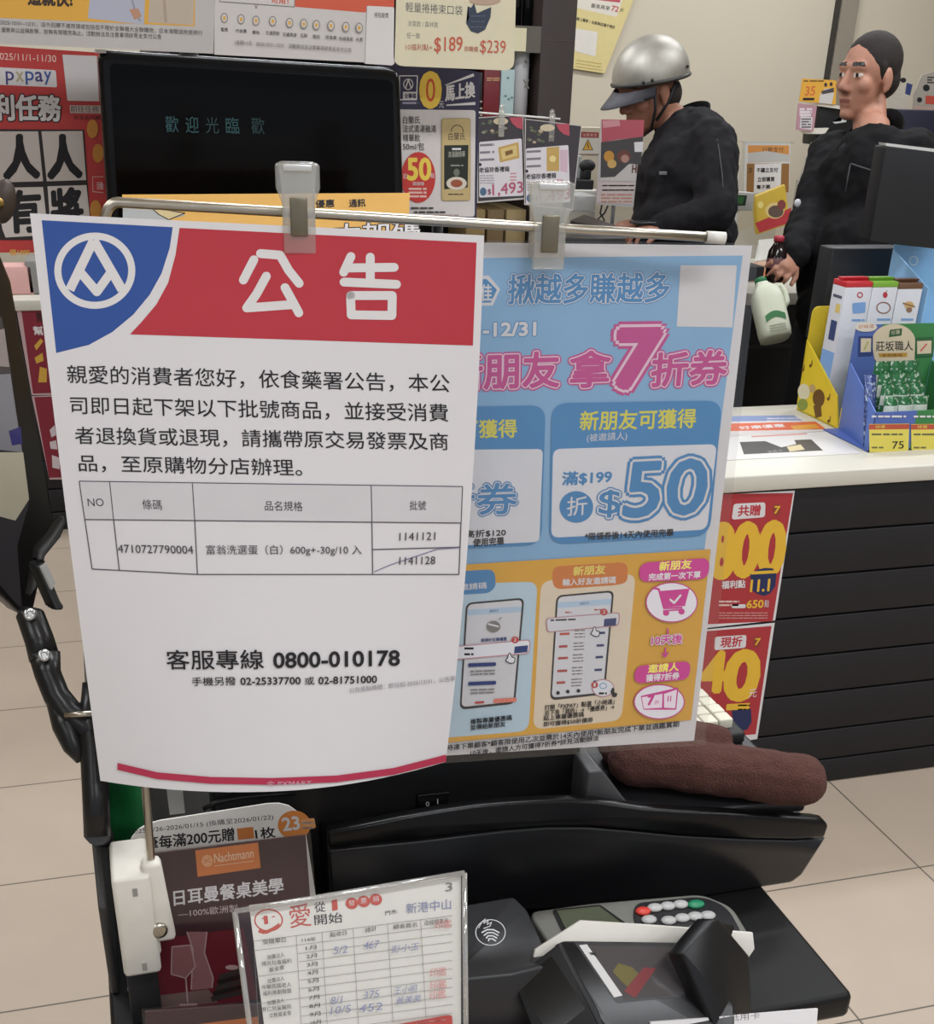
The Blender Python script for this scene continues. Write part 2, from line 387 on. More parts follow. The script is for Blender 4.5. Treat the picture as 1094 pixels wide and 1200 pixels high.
tag(b.build('grey_case'), 'small grey case beside the pink box on the far left counter', 'box')

# ================================================================== THE STAND WITH THE CHECKOUT CONSOLE
PLZ = 0.88
st = thing('checkout_stand', (0.29, 1.2, 0), 'black checkout stand carrying the console, card readers and leaflets', 'stand')
boxo('pedestal', (-0.04, 0.79, 0.0), (0.62, 1.6, PLZ - 0.03), BLACK, st)
boxo('top_board', (-0.054, 0.757, PLZ - 0.03), (0.636, 1.62, PLZ), M('#0e0e0f', 0.45, noise=0.1, spec=0.25), st, 0.006)
b = B(); b.prism([onX(*q, -0.05) for q in ()] or [(-0.052, 0.93, PLZ), (-0.052, 1.5, PLZ), (-0.052, 1.5, 1.02), (-0.052, 0.98, 1.02), (-0.052, 0.93, 0.98)], (0.008, 0, 0), M('#3b3a39', 0.4), 0.002)
b.build('side_panel', st)
cs = thing('checkout_console', (0.36, 1.1, PLZ), 'large glossy black checkout console with a curved front and raised rim', 'register')
FY = 0.935
rim = [(384, 976), (430, 967), (469, 959), (515, 951), (557, 945), (590, 942), (623, 940), (666, 938), (700, 940), (753, 948), (800, 951), (850, 953), (957, 960), (966, 962)]
rimlow = [(971, 968), (966, 982), (930, 984), (870, 983), (798, 979), (748, 974), (690, 969), (640, 969), (590, 973), (540, 979), (492, 985), (440, 990), (384, 996)]
low = [(966, 982), (955, 1003), (940, 1026), (926, 1045), (908, 1055), (880, 1059), (820, 1062), (700, 1064), (560, 1069), (388, 1080)]
def clampz(P): return [(x, y, max(z, PLZ + 0.001)) for x, y, z in P]
b = B(); b.prism(clampz([onY(u, v, FY) for u, v in rimlow[::-1][:-1] + low]), (0, 0.09, 0), BLACK, 0.004); b.build('front_cover', cs)
b = B(); b.prism([onY(u, v, FY - 0.008) for u, v in rim + rimlow], (0, 0.014, 0), M('#0b0b0c', 0.25, noise=0.1, spec=0.25), 0.003); b.build('rim_band', cs)
x0, x1 = onY(250, 950, 1.0)[0], onY(672, 900, 1.0)[0]
b = B(); b.box((x0, 0.985, PLZ), (x1, 1.05, 1.125), M('#161617', 0.4), 0.003); pn = b.build('back_panel', cs)
b = B(); P = xsheet([(488, 930), (525, 926), (525, 945), (488, 949)], (0, 0.984, 0))
b.prism([P.pt(*q) for q in P.c], (0, -0.004, 0), M('#0b0b0c', 0.3), 0.001); sw = b.build('power_switch', cs)
P = xsheet([(488, 930), (525, 926), (525, 945), (488, 949)], (0, 0.9795, 0)); P.crop(360, 850, 0.329)
P.ring(428, 280, 6, 8, 2.2, PAPER, 16); P.line([(464, 262), (464, 280)], 3, PAPER); P.build('switch_mark', sw)
# wedge and right deck
DKZ = 0.99
dxr = onZ(962, 948, DKZ)[0]; dxl = onZ(690, 920, DKZ)[0]
b = B(); b.box((dxl, FY + 0.005, PLZ), (dxr - 0.04, 1.5, DKZ - 0.02), BLACK); b.box((dxl, FY + 0.005, DKZ - 0.02), (dxr, 1.5, DKZ), M('#1b1b1d', 0.35), 0.004); b.build('deck', cs)
b = B(); wl = onY(672, 887, 0.985)[0]; b.prism([(wl, FY + 0.01, DKZ - 0.01), (wl + 0.05, FY + 0.01, DKZ - 0.01), (wl + 0.05, FY + 0.01, DKZ + 0.012), (wl + 0.014, FY + 0.01, 1.05), (wl, FY + 0.01, 1.05)], (0, 0.26, 0), M('#48484a', 0.35), 0.002); b.build('sloped_ridge', cs)
b = B(); b.tube([onY(u, v, 0.98) for u, v in [(238, 948), (255, 940), (280, 935), (310, 932), (345, 929)]], 0.0022, M('#101011', 0.4)); b.build('cable', cs)
boxo('grey_bracket', onY(199, 955, 0.985), onY(213, 915, 0.985) + [0, 0.02, 0], M('#a9a9a6', 0.5), cs)
# keyboard and towel on the deck
kb = thing('keyboard', (dxr - 0.09, 1.22, DKZ), 'black keyboard with off-white square keys behind the brown towel', 'keyboard')
boxo('key_tray', (dxl + 0.05, 1.06, DKZ), (dxr - 0.012, 1.46, DKZ + 0.014), M('#1a1a1b', 0.5), kb, 0.003)
b = B()
for i in range(9):
    for j in range(18):
        kx = dxr - 0.022 - i * 0.0185; ky = 1.075 + j * 0.0205
        if kx - 0.017 > dxl + 0.052: b.prism([(kx - 0.0165, ky, DKZ + 0.012), (kx, ky, DKZ + 0.012), (kx, ky + 0.0185, DKZ + 0.012), (kx - 0.0165, ky + 0.0185, DKZ + 0.012)], (0, 0, 0.012 + R.uniform(0, 0.001)), M('#cfcbb9', 0.45), 0.0015)
b.build('keycaps', kb)

def remesh(name, prims, voxel, mats, parent=None, smooth=2, noise=None, paint=None, base=None, flat=False):
    """fuse overlapping solids into one continuous skin. prims: (c, r, rot) ellipsoids or ('cap', p, q, r1, r2) tapered limbs"""
    bm = bmesh.new()
    for q in prims:
        t = bmesh.new()
        if q[0] == 'cap':
            _, a, c, r1, r2 = q; a, c = Vector([float(i) for i in a]), Vector([float(i) for i in c]); g = []
            for o_, r_ in ((a, r1), (c, r2)):
                g += bmesh.ops.create_icosphere(t, subdivisions=2, radius=r_, matrix=Matrix.Translation(o_))['verts']
            res = bmesh.ops.convex_hull(t, input=t.verts[:])
            bmesh.ops.delete(t, geom=list({v for v in res['geom_interior'] + res['geom_unused'] if isinstance(v, bmesh.types.BMVert)}), context='VERTS')
        else:
            c, r, rot = q; bmesh.ops.create_icosphere(t, subdivisions=3, radius=1)
            for v in t.verts:
                k = Vector((v.co.x * r[0], v.co.y * r[1], v.co.z * r[2])); v.co = (rot @ k if rot else k) + Vector([float(i) for i in c])
        bmesh.ops.recalc_face_normals(t, faces=t.faces[:])
        t.verts.index_update(); vs = [bm.verts.new(v.co) for v in t.verts]
        for f in t.faces:
            try: bm.faces.new([vs[v.index] for v in f.verts])
            except ValueError: pass
        t.free()
    me = bpy.data.meshes.new(name); bm.to_mesh(me); bm.free()
    o = bpy.data.objects.new(name, me); COL.objects.link(o)
    md = o.modifiers.new('r', 'REMESH'); md.mode = 'VOXEL'; md.voxel_size = voxel; md.use_smooth_shade = True
    if smooth: sm = o.modifiers.new('s', 'SMOOTH'); sm.factor = 0.5; sm.iterations = smooth
    if noise:
        tx = bpy.data.textures.new('folds', 'CLOUDS'); tx.noise_scale = noise[0]
        ds = o.modifiers.new('d', 'DISPLACE'); ds.texture = tx; ds.strength = noise[1]; ds.mid_level = 0.5
    dg = bpy.context.evaluated_depsgraph_get(); dg.update()
    me2 = bpy.data.meshes.new_from_object(o.evaluated_get(dg)); bpy.data.objects.remove(o); bpy.data.meshes.remove(me)
    me2.name = name
    me2.materials.clear()
    for m in mats: me2.materials.append(m)
    if paint:
        for f in me2.polygons: f.material_index = paint(f.center)
    for f in me2.polygons: f.use_smooth = True
    o = bpy.data.objects.new(name, me2); COL.objects.link(o)
    if parent is not None: o0 = wloc(parent); o.parent = parent
    else:
        vs = [v.co for v in me2.vertices]
        o0 = Vector([(min(v[i] for v in vs) + max(v[i] for v in vs)) / 2 for i in (0, 1)] + [min(v[2] for v in vs)]); o.location = o0
    for v in me2.vertices: v.co -= o0
    return o
TOWEL = M('#54332c', 0.95, noise=0.35, scale=500, bump=0.9)
zt = DKZ + 0.026
A0, A1 = onZ(742, 893, zt), onZ(938, 917, zt)
B0, B1 = onZ(752, 885, zt + 0.012), onZ(848, 886, zt + 0.01)
o = remesh('towel', [('cap', A0 + [0, 0, 0.003], A1 + [0, 0, 0.003], 0.029, 0.028), ('cap', A0 + [0, 0.03, -0.002], A1 + [-0.01, 0.02, 0], 0.024, 0.024), ('cap', B0 + [0.02, 0.02, 0.012], B1 + [0, 0.02, 0.008], 0.024, 0.018),
    ('cap', A0 + [0.0, 0.055, -0.01], B1 + [0.02, 0.03, -0.015], 0.016, 0.014), ('cap', onZ(905, 933, DKZ + 0.012), onZ(945, 932, DKZ + 0.012), 0.009, 0.01)], 0.003, [TOWEL], noise=(0.03, 0.007))
tag(o, 'folded dark brown towel on the right end of the console', 'towel')

# ------------------------------------------------------------------ card readers on the stand
EM = M('#6f6e68', 0.4)
t = thing('card_terminal', onZ(735, 1085, PLZ), 'grey card terminal with keypad and small green screen below the console', 'card terminal')
zt = 0.925
b = B(); b.prism([onZ(u, v, zt) for u, v in rounded([(618, 1068), (690, 1058), (822, 1047), (858, 1062), (880, 1098), (862, 1122), (660, 1132)], 12)], (0, 0, PLZ - zt + 0.002), EM, 0.003); b.build('body', t)
b = B(); b.prism([onZ(u, v, zt + 0.002) for u, v in rounded([(742, 1058), (822, 1050), (852, 1062), (872, 1098), (770, 1108), (742, 1082)], 14)], (0, 0, -0.006), M('#232325', 0.4), 0.001); b.build('keypad_base', t)
b = B(); b.prism([onZ(u, v, zt + 0.002) for u, v in rounded([(647, 1066), (703, 1060), (742, 1088), (662, 1098)], 3)], (0, 0, -0.006), M('#1e1f1d', 0.3)); sc_ = b.build('screen_frame', t)
b = B(); b.prism([onZ(u, v, zt + 0.003) for u, v in [(652, 1067), (702, 1062), (735, 1087), (666, 1095)]], (0, 0, -0.003), M('#4c5040', 0.12)); b.build('screen', sc_)
KEYC = {0: '#c0392f', 4: '#1f7a55'}
keys = [(753, 1069), (767, 1065), (782, 1063), (797, 1061), (815, 1061), (760, 1079), (783, 1080), (799, 1077), (814, 1075), (829, 1074), (775, 1094), (795, 1093), (815, 1090), (834, 1088)]
for i, (u, v) in enumerate(keys):
    p = onZ(u, v, zt + 0.002); b = B(); b.ell((p[0], p[1], zt + 0.0035), (0.0082 if i != 4 else 0.0095, 0.0066, 0.003), M(KEYC.get(i, '#a9a8a6'), 0.35), sub=2)
    k = b.build('key', t)
    if i in KEYC: k['label'] = 'red cancel key' if i == 0 else 'green enter key'
t = thing('contactless_reader', onZ(580, 1110, PLZ), 'flat black contactless card reader with a hand and waves mark', 'card reader')
zt = 0.955
b = B(); b.prism([onZ(u, v, zt) for u, v in rounded([(520, 1064), (602, 1050), (618, 1066), (648, 1130), (600, 1142), (520, 1150)], 5)], (0, 0, PLZ - zt + 0.001), M('#29292b', 0.4), 0.003); b.build('body', t)
P = Sheet([(550, 1065), (602, 1055), (620, 1120), (550, 1130)], onZ(570, 1090, zt + 0.0003), np.array([1, 0, 0]), np.array([0, 1, 0]), 0, None); P.crop(360, 850, 0.329)
lt = M('#b9b9b9', 0.5)
P.ring(652, 738, 54, 47, 3, lt); 
for k in range(4): P.line([(622 + 3 * k + 8 * k * 0.6, 738 + k * 10), (640 + 2 * k, 728 + k * 11), (662 - k, 728 + k * 11), (682 - 4 * k, 738 + k * 10)], 5, lt, True)
P.line([(610, 722), (622, 700), (634, 690), (628, 706), (644, 696), (640, 710), (656, 702), (650, 716), (628, 724)], 3, lt, True); P.build('contactless_mark', t)
# front signature terminal
t = thing('signature_terminal', onZ(735, 1165, PLZ), 'black signature pad terminal with tilted screen in a white guard', 'card terminal')
ws = Sheet([(625, 1112), (880, 1093), (882, 1125), (625, 1125)], onZ(745, 1128, 0.935), np.array([1, 0, 0]), np.array([0, 0.35, 1.0]), 0.0025, None)
b = B(); b.prism([ws.pt(u, v) for u, v in [(625, 1122), (627, 1113), (680, 1079), (760, 1084), (882, 1093), (884, 1112), (872, 1130), (650, 1150)]], -ws.n * 0.003, M('#d8d4cb', 0.5), 0.0006); b.build('white_guard', t)
fs = Sheet([(650, 1105), (812, 1105), (850, 1175), (700, 1180)], onZ(740, 1140, 0.945), np.array([1, 0, 0]), np.array([0, 0.8, 0.5]), 0.03, None)
b = B(); b.prism([fs.pt(u, v) for u, v in rounded([(650, 1107), (660, 1102), (815, 1104), (860, 1178), (862, 1225), (735, 1235), (690, 1180)], 3)], -fs.n * 0.03, BLACK, 0.002); bd = b.build('body', t)
b = B(); b.prism([fs.pt(u, v, 12) for u, v in rounded([(672, 1104), (806, 1107), (838, 1164), (722, 1176)], 3)], -fs.n * 0.002, M('#2a2a2c', 0.25)); wf = b.build('window_frame', t)
P = Sheet([(690, 1108), (800, 1110), (832, 1162), (730, 1172)], fs.pt(740, 1140, 14), np.array([1, 0, 0]), np.array([0, 0.8, 0.5]), 0.0004, M('#4b4748', 0.1, spec=0.6)); P.crop(540, 1030, 0.32907)
P.poly([(420, 236), (448, 233), (575, 415), (545, 422)], M('#c9c7c4')); P.lines(455, 262, 478, 262, 1, 12, INK)
P.poly([(540, 330), (560, 300), (610, 315), (640, 345), (600, 390), (575, 370)], M('#6c6440', 0.1)); P.poly([(580, 400), (650, 315), (695, 318), (620, 424)], M('#7b3f42', 0.1)); P.build('screen', wf)  # olive and red patches paint a reflection into the screen colour
ls = Sheet([(600, 1150), (650, 1108), (690, 1180), (640, 1215)], onZ(648, 1160, 0.94), np.array([0.8, -0.55, 0]), np.array([0.25, 0.5, 0.75]), 0.02, None)
b = B(); b.prism([ls.pt(u, v) for u, v in rounded([(600, 1148), (655, 1105), (700, 1185), (720, 1235), (660, 1240), (625, 1210)], 3)], -ls.n * 0.025, MATT, 0.002); b.build('left_wing', t)
b = B(); b.prism([ls.pt(u, v, 4) for u, v in rounded([(605, 1152), (646, 1120), (686, 1182), (645, 1214)], 3)], -ls.n * 0.002, GLOSS); b.build('left_pad', t)
rs = Sheet([(812, 1108), (862, 1085), (880, 1200), (830, 1200)], onZ(850, 1140, 0.945), np.array([1, 0.5, 0]), np.array([-0.1, 0.45, 0.8]), 0.02, None)
b = B(); b.prism([rs.pt(u, v) for u, v in rounded([(800, 1118), (834, 1078), (842, 1077), (878, 1120), (882, 1215), (850, 1230)], 2)], -rs.n * 0.02, BLACK, 0.002); b.build('card_slot_flap', t)
b = B(); b.prism([rs.pt(u, v, -20) for u, v in rounded([(834, 1078), (862, 1085), (856, 1104), (846, 1102)], 2)], -rs.n * 0.02, BLACK, 0.002); b.build('flap_lip', t)
s = xsheet([(762, 1198), (958, 1182), (950, 1290), (770, 1300)], onZ(860, 1192, 0.915), lean=0.5, thick=0.003, base=PAPER)
s.T('登入抵用卡', 830, 1199, 890, 1194, 8, M('#6f6b68')); s.build('paper_slip', label='white paper slip standing before the signature terminal at the bottom edge', cat='paper')

# ================================================================== LEAFLETS AT THE LEFT OF THE STAND
s = xsheet([(148, 968), (352, 936), (392, 1190), (150, 1215)], dep(250, 960, 1.1), lean=0.1, thick=0.002, base=M('#e6e2dc', 0.6), radius=40)
s.crop(80, 900, 0.2925)
s.T('2025/9/26-2026/01/15 (換購至2026/01/22)', 248, 270, 822, 210, 26, INK); s.T('單筆每滿200元贈', 255, 335, 665, 290, 52, INK, 0.02)
s.rect(675, 242, 740, 288, M('#cf7f45'), -0.1); s.T('1枚', 752, 286, 830, 277, 44, INK, 0.02)
s.circ(905, 228, 66, 58, M('#d2833f')); s.T('23', 862, 252, 928, 244, 52, PAPER, 0.03); s.rect(930, 205, 985, 245, M('#d89a62'), -0.1, r=5); s.lines(935, 215, 980, 235, 2, 8, PAPER)
s.T('三', 965, 326, 992, 325, 22, INK)
s.build('promotion_card', label='white rounded promotion card with an orange 23 behind the maroon leaflet', cat='card')
def leaflet(corners, O, oy, lab, bottom):
    t = thing('leaflet_holder', onZ(*corners[3], PLZ), lab, 'leaflet', 'maroon leaflets in clear holders')
    s = xsheet(corners, O, lean=0.12, thick=0.002, base=M('#3d2428', 0.35, noise=0.05)); s.crop(80, 900 + oy, 0.2925)
    s.poly([(508, 330), (760, 298), (770, 400), (518, 436)], M('#d0793f')); s.circ(556, 372, 22, 24, M('#e2a67b')); s.line([(540, 366), (572, 378)], 3, M('#d0793f')); s.line([(545, 382), (565, 360)], 3, M('#d0793f'))
    s.T('Nachtmann', 585, 380, 742, 358, 36, M('#e6c6a8'), 0.005); s.line([(585, 392), (742, 372)], 2, M('#e6c6a8'))
    s.T('日耳曼餐桌美學', 424, 552, 862, 500, 62, PAPER, 0.02); s.T('—100%歐洲製', 440, 600, 680, 575, 30, M('#cdb9b4'))
    if bottom:
        s.poly([(312, 690), (700, 640), (760, 935), (330, 968)], M('#632027', 0.35)); s.poly([(330, 915), (560, 885), (600, 938), (332, 968)], M('#6f5a54', 0.4))
        gl = M('#a98d8b', 0.3); gd = M('#8a5f60', 0.3)
        s.poly([(475, 655), (555, 655), (545, 740), (580, 840), (575, 880), (492, 890), (495, 820), (500, 730)], gd); s.line([(475, 655), (500, 730), (495, 820), (492, 885)], 5, gl); s.line([(555, 655), (545, 740), (580, 840), (575, 880)], 5, gl)
        s.poly([(415, 715), (490, 708), (508, 790), (470, 835), (412, 825)], M('#875a5a', 0.3)); s.line([(415, 715), (412, 825), (470, 840), (508, 795), (490, 708)], 5, gl, close=True); s.line([(470, 838), (478, 940)], 6, gl); s.line([(445, 948), (515, 945)], 8, gl)
        for i in range(5): s.poly([(570 + i * 8, 915 - i * 22), (690, 890 - i * 22), (700, 905 - i * 22), (575 + i * 8, 935 - i * 22)], M('#26201f' if i % 2 else '#3a3331', 0.3))
        s.circ(655, 797, 26, 10, gl)
    s.build('leaflet', t)
    c = xsheet([(corners[0][0] - 4, corners[0][1] - 3), (corners[1][0] + 6, corners[1][1] - 3), (corners[2][0] + 8, corners[2][1] + 3), (corners[3][0] - 2, corners[3][1] + 6)], O - np.array([0, 0.004, 0]), lean=0.12, thick=0.001, base=clear('holder_film', (0.97, 0.97, 0.97), 0.03, 0.1))
    c.build('clear_cover', t)
    return t
leaflet([(164, 1002), (358, 979), (372, 1170), (170, 1183)], dep(265, 1000, 1.075), 0, 'maroon leaflet with an orange logo and wine glass in a clear holder', True)
leaflet([(170, 1186), (372, 1172), (380, 1236), (172, 1250)], dep(265, 1180, 1.045), 204, 'maroon leaflet lower in the holder, only its top edge and orange logo showing', False)
t = thing('acrylic_form_stand', onZ(400, 1200, PLZ), 'white donation record form in a clear acrylic stand at the front', 'form')
s = xsheet([(292, 1062), (540, 1027), (540, 1215), (315, 1245)], dep(410, 1045, 0.92), lean=0.32, thick=0.002, base=M('#e2ded6', 0.6))
s.crop(240, 1000, 0.2925)
REDI = M('#c4594c', 0.6); BL = M('#8a8fb0', 0.7); GR = M('#7d7975', 0.7)
s.ring(255, 268, 58, 46, 6, REDI); s.line([(215, 310), (240, 318), (270, 305), (300, 285)], 14, REDI); s.T('1', 238, 285, 254, 282, 34, REDI); s.line([(228, 262), (240, 258)], 4, REDI); s.line([(268, 255), (280, 252)], 4, REDI)
s.T('愛', 342, 300, 428, 290, 92, REDI); s.T('從', 440, 238, 484, 232, 42, INK); s.T('1', 512, 228, 530, 224, 38, REDI, 0.04); s.T('開始', 440, 288, 552, 276, 42, INK)
for i in range(3): s.circ(588 + 48 * i, 200 - 8 * i, 25, 23, REDI); s.T('發票捐'[i], 576 + 48 * i, 210 - 8 * i, 600 + 48 * i, 207 - 8 * i, 22, PAPER)
s.T('門市:', 722, 248, 772, 240, 18, INK); s.T('新港中山', 805, 242, 985, 222, 42, BL, -0.01); s.T('3', 962, 152, 990, 148, 34, GR, -0.01)
# table
Lx, Rx = 195, 990
def ty(x, y): return y - (x - Lx) * 0.128
for i, y in enumerate([350, 388, 422, 455, 492, 528, 562, 600, 636, 672, 705, 740]):
    a = 368 if i not in (0, 1, 4, 7, 10) else Lx
    s.line([(a + i * 2, ty(a, y)), (Rx, ty(Rx, y))], 1.6, GR)
for x in (195, 365, 468, 592, 730, 862): s.line([(x, ty(x, 350)), (x + 22, ty(x, 740))], 1.6, GR)
for i, q in enumerate(['114年', '1月', '2月', '3月', '4月', '5月', '6月', '7月', '8月', '9月', '10月', '11月']): s.T(q, 388 + i * 2 + (14 if i else 0), ty(400, 380 + i * 33), 444 + i * 2, ty(444, 380 + i * 33), 17, INK)
for q, x in (('點收日', 500), ('總計', 640), ('顧客簽名', 752), ('店經理簽名', 876)): s.T(q, x, ty(x, 372), x + (95 if len(q) > 3 else 46 + 20 * (len(q) - 2)), ty(x + 80, 372), 19, INK)
s.T('受贈單位', 232, 362, 326, 350, 20, INK)
for y, ws_ in ((418, ('財團法人', '陽光社會福利', '基金會')), (512, ('社團法人', '中華民國老人', '福利推動聯盟')), (600, ('財團法人', '育仁兒童醫院', '文教基金會'))):
    for k, q in enumerate(ws_): s.T(q, 225 + k * 3 + (25 if len(q) < 6 else 0), y + k * 25 + 4, 345 - (28 if len(q) < 5 else 0), y + k * 25 - 9, 18, INK)
for q, x, y, wd in (('5/2', 512, 400, 55), ('467', 632, 380, 60), ('彭小玉', 742, 395, 110), ('8/1', 500, 600, 45), ('10/5', 500, 640, 80), ('375', 632, 578, 60), ('452', 612, 632, 95), ('王小明', 752, 560, 90), ('黃美美', 760, 600, 100)): s.T(q, x, y, x + wd, y - wd * 0.12, 30, BL, -0.012, shear=0.2)
RS = M('#d08a86', 0.7)
for x, y in ((918, 300), (898, 490), (898, 540), (895, 580)): s.T('印鑑', x, y, x + 65, y - 8, 34, RS)
s.poly([(735, 684), (960, 642), (985, 640), (990, 760), (700, 760)], M('#b8463f', 0.6), r=15); s.lines(840, 668, 960, 690, 2, 7, M('#d9a19a'), -0.1)
s.build('form_sheet', t)
c = xsheet([(274, 1066), (545, 1020), (546, 1222), (298, 1260)], dep(410, 1043, 0.915), lean=0.32, thick=0.0015, base=clear('acrylic_sheet', (0.985, 0.985, 0.985), 0.035, 0.1)); c.build('acrylic_cover', t)
b = B()
for a, q in (((275, 1068), (300, 1262)), ((544, 1023), (546, 1222)), ((275, 1068), (544, 1023))): b.tube([c.pt(*a), c.pt(*q)], 0.0022, clear('acrylic_edge', (0.9, 0.9, 0.88), 0.3, 0.1, 0.35), 8)
b.build('acrylic_edge', t)

# green bottle at the left of the console
p0 = onZ(150, 985, 0.95)
t = thing('green_bottle', (p0[0], p0[1], PLZ), 'green plastic bottle standing behind the white rod base', 'bottle')
b = B(); pz = PLZ; b.lathe((p0[0] - 0.008, p0[1] + 0.1, PLZ), (0, 0, 1), [(0.026, 0), (0.027, 0.01), (0.027, 0.11), (0.023, 0.13), (0.014, 0.155), (0.013, 0.165)], M('#2c8a4e', 0.2, noise=0.3, scale=25), 20); b.build('bottle_body', t)
b = B(); b.lathe((p0[0] - 0.008, p0[1] + 0.1, PLZ + 0.165), (0, 0, 1), [(0.015, 0), (0.015, 0.015)], M('#1c5b34', 0.4), 16); b.build('cap', t)

# ================================================================== THE ROD STAND, ITS CLIPS AND THE TWO NOTICES
base = onZ(178, 1022, 1.045)
RL, RR_ = dep(128, 236, 0.815), dep(846, 279, 0.872)
rs_ = thing('sign_rod_stand', (base[0], base[1], PLZ), 'steel rod on a white hinged base, bent to carry two hanging notices', 'sign stand')
pole = [base + [0, 0, -0.02], base]
topc = RL + np.array([-0.004, 0, -0.012])
for k in range(1, 11): pole.append(base + (topc - base) * k / 11)
d = (RR_ - RL) / np.linalg.norm(RR_ - RL)
for k in range(7):
    a = math.pi / 2 * k / 6; pole.append(RL + d * (0.010 * (1 - math.cos(a))) + np.array([0, 0, -0.014 * (1 - math.sin(a))]) + np.array([-0.004, 0, 0]))
pole += [RL + d * 0.1, RL + d * 0.25, RR_]
b = B(); b.tube(pole, 0.0034, STEEL, 14); b.build('steel_rod', rs_)
b = B(); b.tube([RR_ - d * 0.012, RR_ + d * 0.002], 0.0042, M('#cfccc4', 0.4)); b.build('end_cap', rs_)
WP = M('#d2cdc2', 0.5, noise=0.08, scale=60)
hx, hy = base[0], base[1]
b = B(); b.prism([(hx - 0.008, hy - 0.008, 1.058), (hx + 0.008, hy - 0.008, 1.058), (hx + 0.012, hy - 0.008, 1.0), (hx + 0.014, hy - 0.008, 0.975), (hx - 0.012, hy - 0.008, 0.975), (hx - 0.011, hy - 0.008, 1.0)], (0, 0.016, 0), WP, 0.004); b.build('hinge_arm', rs_)
b = B(); b.lathe((hx, hy - 0.006, 0.99), (0, -1, 0), [(0.0075, 0), (0.0075, 0.005), (0.005, 0.006)], STEEL, 16); b.build('hinge_bolt', rs_)
q0 = onZ(125, 1000, 1.05)
b = B(); b.box((q0[0] + 0.002, hy - 0.012, 0.945), (q0[0] + 0.034, hy + 0.05, 1.05), WP, 0.004); b.box((q0[0] + 0.024, hy - 0.006, 0.96), (hx, hy + 0.012, 1.0), WP, 0.003); b.build('clamp_box', rs_)
for zz in (0.955, 1.035): boxo('clamp_slot', (q0[0] + 0.018, hy - 0.0125, zz - 0.004), (q0[0] + 0.022, hy - 0.011, zz + 0.004), M('#8d8a84'), rs_)
b = B(); b.box((q0[0] + 0.003, hy + 0.0, PLZ), (q0[0] + 0.03, hy + 0.045, 0.946), MATT, 0.002); b.build('clamp_foot', rs_)

# the announcement notice: an A3 sheet hanging from its top edge, its lower half bowed forward
NTL = dep(35, 250, 0.797); NTR = dep(567, 276, 0.822); NTR[2] = NTL[2] + (NTR[2] - NTL[2])
NA = NTR - NTL; NW = np.linalg.norm(NA); NA = NA / NW; NB = np.array([0.006, 0, -1.0]); NB /= np.linalg.norm(NB); NN = np.cross(NA, NB); NN /= np.linalg.norm(NN)
if NN[1] > 0: NN = -NN
NH = 0.41
def nsurf(S, T_):
    S = np.asarray(S, float); T_ = np.asarray(T_, float); x = S - 0.5
    bow = 0.031 * np.clip(T_, 0, 1.2) ** 1.6 * (1 - 4 * x * x)
    bow = bow + 0.041 * T_ * (1 - 0.9 * S)
    X = 0.5 + x * (1 - np.where(x < 0, 0.02, 0.13) * T_ ** 2)
    return NTL[None] + np.outer(X * NW, NA) + np.outer(T_ * NH, NB) + np.outer(bow, NN)
def nproj(P):
    Q = (P - CAMP) @ _M; return np.stack([CX + FPX * Q[:, 0] / Q[:, 1], CY - FPX * Q[:, 2] / Q[:, 1]], 1)
def ninv(A, off):
    A = np.asarray(A, float); S = (A[:, 0] - 80) / 470; T_ = (A[:, 1] - 260) / 640
    for _ in range(9):
        p = nproj(nsurf(S, T_)); e = 1e-4
        ds = (nproj(nsurf(S + e, T_)) - p) / e; dt = (nproj(nsurf(S, T_ + e)) - p) / e; r = A - p
        det = ds[:, 0] * dt[:, 1] - ds[:, 1] * dt[:, 0]
        S = S + (r[:, 0] * dt[:, 1] - r[:, 1] * dt[:, 0]) / det; T_ = T_ + (ds[:, 0] * r[:, 1] - ds[:, 1] * r[:, 0]) / det
    return nsurf(S, T_) + NN * off
s = Sheet([(35, 250), (567, 276), (526, 893), (133, 904)], NTL, NA, NB, 0, None, eps=0.00002, surf=ninv, grid=26)
G1, G2 = 20, 28
V = []; F = []
for side in (0, 1):
    for j in range(G2 + 1):
        V += list(nsurf(np.linspace(0, 1, G1 + 1), np.full(G1 + 1, j / G2)) - NN * (0.0005 * side))
n1 = (G1 + 1) * (G2 + 1)
for j in range(G2):
    for i in range(G1):
        a = j * (G1 + 1) + i; F += [[a, a + 1, a + G1 + 2, a + G1 + 1], [n1 + a + G1 + 1, n1 + a + G1 + 2, n1 + a + 1, n1 + a]]
s.b.mesh(V, F, PAPER, True)
s.crop(0, 230, 0.27423)
s.poly([(178, 102), (738, 132), (725, 220), (690, 330), (640, 420), (570, 505), (480, 580), (380, 635), (240, 670)], BLUE)
s.ring(405, 318, 173, 163, 30, SILVERW, 56)
s.line([(400, 188), (298, 400)], 40, SILVERW); s.line([(400, 188), (522, 400)], 40, SILVERW); s.line([(348, 330), (414, 408), (474, 325)], 38, SILVERW, True)
s.poly([(767, 135), (2036, 198), (2020, 638), (555, 590), (602, 540), (668, 462), (718, 370), (750, 250)], RED)
s.crop(140, 170, 0.3839)
for q in ([(410, 350), (378, 412)], [(430, 331), (490, 336), (516, 382), (548, 422)], [(448, 400), (418, 455), (388, 497), (525, 487)], [(505, 435), (530, 480), (547, 512)],
          [(706, 340), (684, 388)], [(698, 375), (838, 373)], [(765, 342), (765, 420)], [(685, 418), (845, 425)], [(705, 459), (832, 459), (831, 520), (707, 518), (705, 459)]): s.line(q, 27, SILVERW, True)
s.crop(60, 400, 0.45704)
